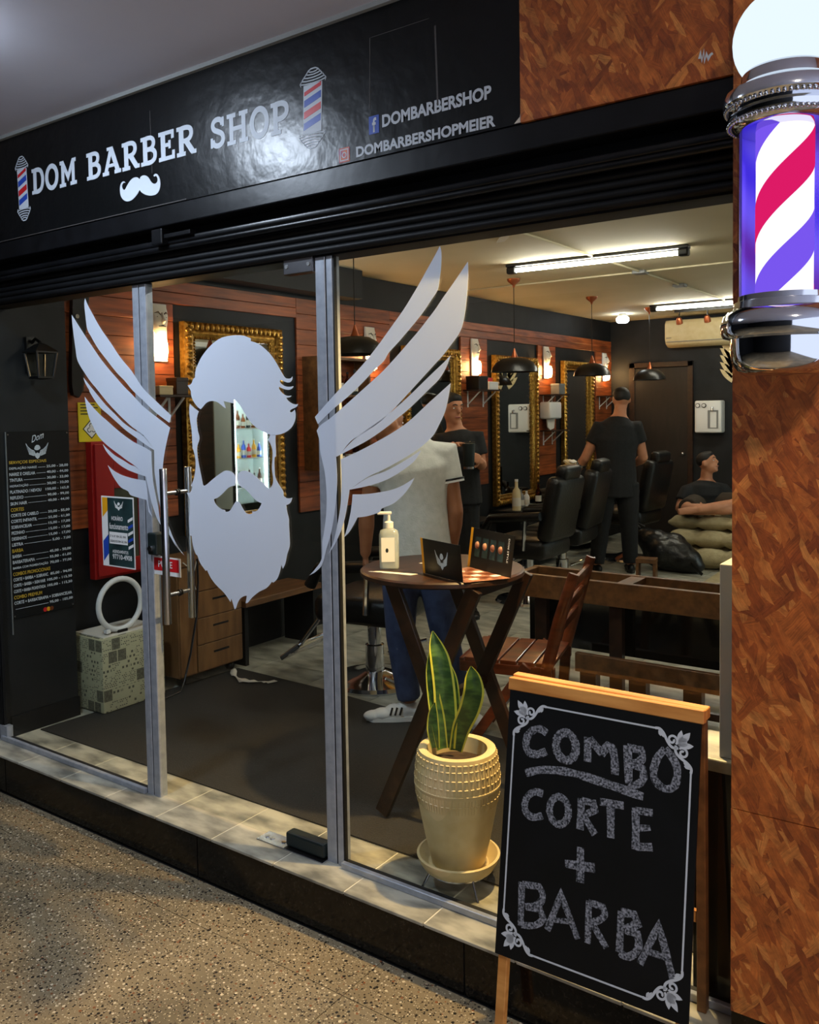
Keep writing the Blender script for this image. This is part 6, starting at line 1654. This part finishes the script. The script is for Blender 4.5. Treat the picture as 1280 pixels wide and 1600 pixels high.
def person(name, label, loc, rotz, J, skin, shirt, pants, vox=.009, hem=None, sleeve=.55, shoes='white', group=None, build=1.0, shortlegs=False, bald=False):
    t = thing(name, label, 'person', loc, rotz, group)
    X = (1, 0, 0)
    b = build
    m = MB()
    pel, che, nek, hd_ = J['pelvis'], J['chest'], J['neck'], J['head']
    m.tube([pel - V3(0, 0, .06), pel, (pel + che) / 2, che, (che * .35 + nek * .65), nek, nek.lerp(hd_, .55)], [(.14 * b, .10 * b), (.155 * b, .105 * b), (.135 * b, .098 * b), (.165 * b, .112 * b), (.13 * b, .085 * b), (.062, .06), (.055, .058)], 18, up=X)
    head(m, hd_, J['face'])
    for s_ in ('L', 'R'):
        sh, el, wr = J['sh' + s_], J['el' + s_], J['wr' + s_]
        m.tube([che.lerp(sh, .5) + V3(0, 0, .04), sh, sh.lerp(el, .35), sh.lerp(el, .75), el, el.lerp(wr, .3), el.lerp(wr, .7), wr], [.055 * b, .056 * b, .050 * b, .043 * b, .041 * b, .043 * b, .034 * b, .028 * b], 12)
        hand(m, wr, J['hd' + s_], J['pn' + s_], J.get('curl' + s_, .45), 1.0, -1 if s_ == 'L' else 1)
        hp, kn, an = J['hp' + s_], J['kn' + s_], J['an' + s_]
        m.tube([hp, hp.lerp(kn, .4), kn, kn.lerp(an, .3), an], [.085 * b, .075 * b, .056 * b, .054 * b, .038 * b], 12)
        if shortlegs: m.tube([an, an + (J['ft' + s_]) * .10, an + (J['ft' + s_]) * .2], [(.036, .034), (.04, .028), (.036, .016)], 10)
    body = put(organic(m, vox, 4), 'body', MATS[skin], t)
    face_bits(t, hd_, J['face'])
    if not bald: hair(t, hd_, J['face'], vox=vox)
    # shirt
    m = MB(); g = .016; hz = hem if hem is not None else pel.z - .06
    lo = V3(pel.x, pel.y, hz)
    m.tube([lo, lo.lerp(pel, .8), (pel + che) / 2, che, (che * .4 + nek * .6), nek - V3(0, 0, .012)], [((.165 + g) * b, (.115 + g) * b), ((.162 + g) * b, (.113 + g) * b), ((.146 + g) * b, (.108 + g) * b), ((.172 + g) * b, (.118 + g) * b), ((.135 + g) * b, (.092 + g) * b), (.070, .068)], 20, up=X)
    for s_ in ('L', 'R'):
        sh, el = J['sh' + s_], J['el' + s_]
        m.tube([che.lerp(sh, .45) + V3(0, 0, .045), sh, sh.lerp(el, sleeve)], [.066 * b, .074 * b, .068 * b], 14)
    so = put(organic(m, vox * 1.1, 3), 'shirt', MATS[shirt], t)
    # trousers
    m = MB()
    m.tube([pel + V3(0, 0, .03), pel - V3(0, 0, .04), pel - V3(0, 0, .10)], [(.160 * b, .112 * b), (.172 * b, .122 * b), (.155 * b, .112 * b)], 16, up=X)
    for s_ in ('L', 'R'):
        hp, kn, an = J['hp' + s_], J['kn' + s_], J['an' + s_]
        if shortlegs: m.tube([hp, hp.lerp(kn, .5), hp.lerp(kn, .85)], [.105 * b, .098 * b, .09 * b], 14)
        else: m.tube([hp, hp.lerp(kn, .4), kn, kn.lerp(an, .45), an + V3(0, 0, .02)], [.102 * b, .094 * b, .074 * b, .068 * b, .062 * b], 14)
    put(organic(m, vox * 1.1, 3), 'trousers', MATS[pants], t)
    if shoes:
        for s_ in ('L', 'R'):
            m = MB(); an = J['an' + s_]; d = J['ft' + s_].normalized()
            heel = V3(an.x, an.y, J.get('gz', 0.0)) - d * .055
            shoe(m, heel, d)
            so_ = put(organic(m, .006, 2), 'shoe', MATS[shoes], t)
            x = d.cross(V3(0, 0, 1))
            P = [(heel + d * .02 + x * .036), (heel + d * .13 + x * .044), (heel + d * .24 + x * .036), (heel + d * .275), (heel + d * .24 - x * .036), (heel + d * .13 - x * .044), (heel + d * .02 - x * .036), (heel - d * .02)]
            MB().prism([(p.x, p.y) for p in P], lambda u, v, w_: Vector((u, v, heel.z + w_)), .022).build('sole', MATS['white'] if shoes == 'white' else MATS['plastic_black'], so_)
            if shoes == 'white':
                for sd in (1, -1):
                    for k in range(3):
                        q = heel + d * (.105 + k * .024) + x * sd * .043 + V3(0, 0, .035)
                        MB().bar(q, q + V3(0, 0, .036) + d * -.012 - x * sd * .012, .010, .004, x).build('stripe', MATS['plastic_black'], so_)
    return t
# --- man in white polo by the table (seen from behind)
S = 315.6
def L1(px, py, y=0.0): return V3((px - 648) / S, y, 1.191 - (py - 760) / S)
J = dict(pelvis=L1(650, 848, .0), chest=L1(648, 735, -.01), neck=L1(622, 690, .02), head=L1(604, 664, .05), face=(.75, .65, .0),
    shL=L1(590, 715, .03), elL=L1(572, 800, .04), wrL=L1(568, 872, .10), hdL=V3(.0, .3, -1), pnL=V3(1, 0, 0),
    shR=L1(696, 707, .0), elR=L1(711, 800, -.02), wrR=L1(703, 876, .05), hdR=V3(-.05, .25, -1), pnR=V3(-1, 0, 0),
    hpL=L1(624, 868, 0), knL=L1(622, 1000, .02), anL=L1(634, 1106, .04), ftL=V3(-1, -.05, 0), hpR=L1(676, 868, 0), knR=L1(690, 985, .02), anR=L1(714, 1096, .05), ftR=V3(.5, -.85, 0), gz=.0068)
p1 = person('person', 'person in white polo shirt and blue jeans standing with back turned behind the table', (-.571, 1.28, 0), RZ, J, 'skin_tan', 'cloth_white', 'denim', .009, hem=.795, sleeve=.50, build=.98, bald=True)
fq_ = Vector(J['face']).normalized(); Rq = Matrix((fq_.cross(V3(0, 0, 1)), fq_, V3(0, 0, 1))).transposed()
MB().ball(J['head'] + fq_ * .055 - V3(0, 0, .045), (.066, .066, .055), 16, Rq).build('face_mask', MATS['cloth_white'], p1, smooth=80)
e0 = J['shR'].lerp(J['elR'], .50)
dS = (J['elR'] - J['shR']).normalized()
MB().tube([e0 - dS * .016, e0 - dS * .006], .072, 20).build('cuff_band', MATS['plastic_black'], p1, smooth=60)
MB().tube([e0 - dS * .006, e0 + dS * .004], .071, 20).build('cuff_edge', MATS['white'], p1, smooth=60)
MB().tube([J['neck'] - V3(0, 0, .015), J['neck'] + V3(0, .005, .03)], [(.074, .072), (.064, .064)], 18, up=(1, 0, 0)).build('collar', MATS['cloth_white'], p1, smooth=60)
# --- man in black T-shirt holding a tumbler
q2 = pix(715, 700, y=3.38); S2 = FPX / (q2 - CAM).dot(FW)
def L2(px, py, y=0.0): return V3(-(px - 715) / S2, y, q2.z - (py - 700) / S2)
J = dict(pelvis=L2(716, 775), chest=L2(716, 705), neck=L2(711, 668, .01), head=L2(706, 638, .02), face=(-.55, .85, -.12),
    shL=L2(744, 684), elL=L2(752, 728, .02), wrL=L2(745, 718, .24), hdL=V3(.25, .9, .25), pnL=V3(1, 0, .3),
    shR=L2(690, 686), elR=L2(686, 725, .05), wrR=L2(706, 692, .26), hdR=V3(-.9, .35, .0), pnR=V3(-.1, .3, -1),
    hpL=L2(728, 785), knL=L2(730, 880), anL=V3(L2(732, 0).x, 0, .08), ftL=V3(-.1, 1, 0), hpR=L2(704, 785), knR=L2(702, 880), anR=V3(L2(700, 0).x, 0, .08), ftR=V3(.1, 1, 0), gz=0.0, curlL=.75, curlR=.5)
p2 = person('person', 'person in black T-shirt holding a dark tumbler, half hidden by the wing decal', (q2.x, q2.y, 0), RZ + math.pi, J, 'skin', 'cloth_black', 'cloth_black', .009, shoes='plastic_black', sleeve=.62)
Mx = Matrix.LocRotScale(p2.location, p2.rotation_euler, p2.scale)
tl = thing('tumbler', 'dark insulated tumbler with steel bands held by the person in black T-shirt', 'tumbler', Mx @ (L2(727, 708, .33)), RZ)
MB().lathe([(0, -.085), (.036, -.10), (.038, -.095), (.046, .07), (.046, .085), (0, .085)], 22).build('body', MATS['green_black'], tl, smooth=40)
MB().lathe([(.0385, -.098), (.0405, -.098), (.0410, -.082), (.0385, -.082)], 22).build('base_band', MATS['steel'], tl, smooth=40)
MB().lathe([(.0475, .080), (.0475, .092), (.040, .098), (0, .098)], 22).build('lid', MATS['clear'], tl, smooth=40)
# --- barber from behind
S3 = 165.95
def L3(px, py, y=0.0): return V3((px - 964) / S3, y, 1.059 - (py - 720) / S3)
J = dict(pelvis=L3(962, 745), chest=L3(963, 688), neck=L3(969, 648), head=L3(972, 625, .02), face=(-.05, 1, -.1),
    shL=L3(938, 668), elL=L3(916, 716, .05), wrL=L3(908, 740, .24), hdL=V3(.1, 1, -.1), pnL=V3(1, 0, -.2), shR=L3(993, 668), elR=L3(1007, 716, .03), wrR=L3(1004, 728, .25), hdR=V3(-.4, .9, 0), pnR=V3(-1, 0, 0),
    hpL=L3(946, 755), knL=L3(938, 828), anL=L3(932, 884), ftL=V3(-.15, 1, 0), hpR=L3(980, 755), knR=L3(983, 828), anR=L3(985, 884), ftR=V3(.15, 1, 0), gz=0.0)
p3 = person('person', 'barber in black T-shirt and trousers seen from behind at the mirrors', (-1.241, 5.6, 0), RZ, J, 'skin', 'cloth_black', 'cloth_black', .011, shoes='plastic_black', sleeve=.5, build=1.12, hem=.72)
MB().tube([J['elL'].lerp(J['wrL'], .25), J['elL'].lerp(J['wrL'], .4)], .048, 14).build('wristwatch', MATS['chrome'], p3, smooth=50)
# --- man sitting cross-legged on the futon
S4 = 151.87
def L4(px, py, y=0.0): return V3(-(px - 1103) / S4, y, .733 - (py - 760) / S4)
J = dict(pelvis=V3(0, 0, .57), chest=L4(1102, 772), neck=L4(1104, 748), head=L4(1104, 723, .02), face=(-.80, .55, .28),
    shR=L4(1074, 768), elR=L4(1058, 792, .06), wrR=L4(1083, 784, .24), hdR=V3(-.5, .4, -.1), pnR=V3(0, .3, -1), shL=L4(1130, 767), elL=L4(1142, 788, .08), wrL=L4(1112, 792, .28), hdL=V3(.9, .2, -.3), pnL=V3(0, .2, -1),
    hpR=V3(.10, .03, .56), knR=V3(.30, .30, .54), anR=V3(-.10, .42, .53), ftR=V3(-.9, .2, 0), hpL=V3(-.10, .03, .56), knL=V3(-.34, .34, .60), anL=V3(.24, .44, .55), ftL=V3(1, .15, -.1))
p4 = person('person', 'person in black T-shirt sitting cross-legged on the beige futon looking up', (-.784, 6.85, 0), RZ + math.pi, J, 'skin', 'cloth_black', 'shorts_brown', .011, shoes=None, shortlegs=True, sleeve=.6, hem=.5, build=1.1)
MB().tube([J['elL'].lerp(J['wrL'], .72), J['elL'].lerp(J['wrL'], .86)], .036, 14).build('wristwatch', MATS['plastic_black'], p4, smooth=50)
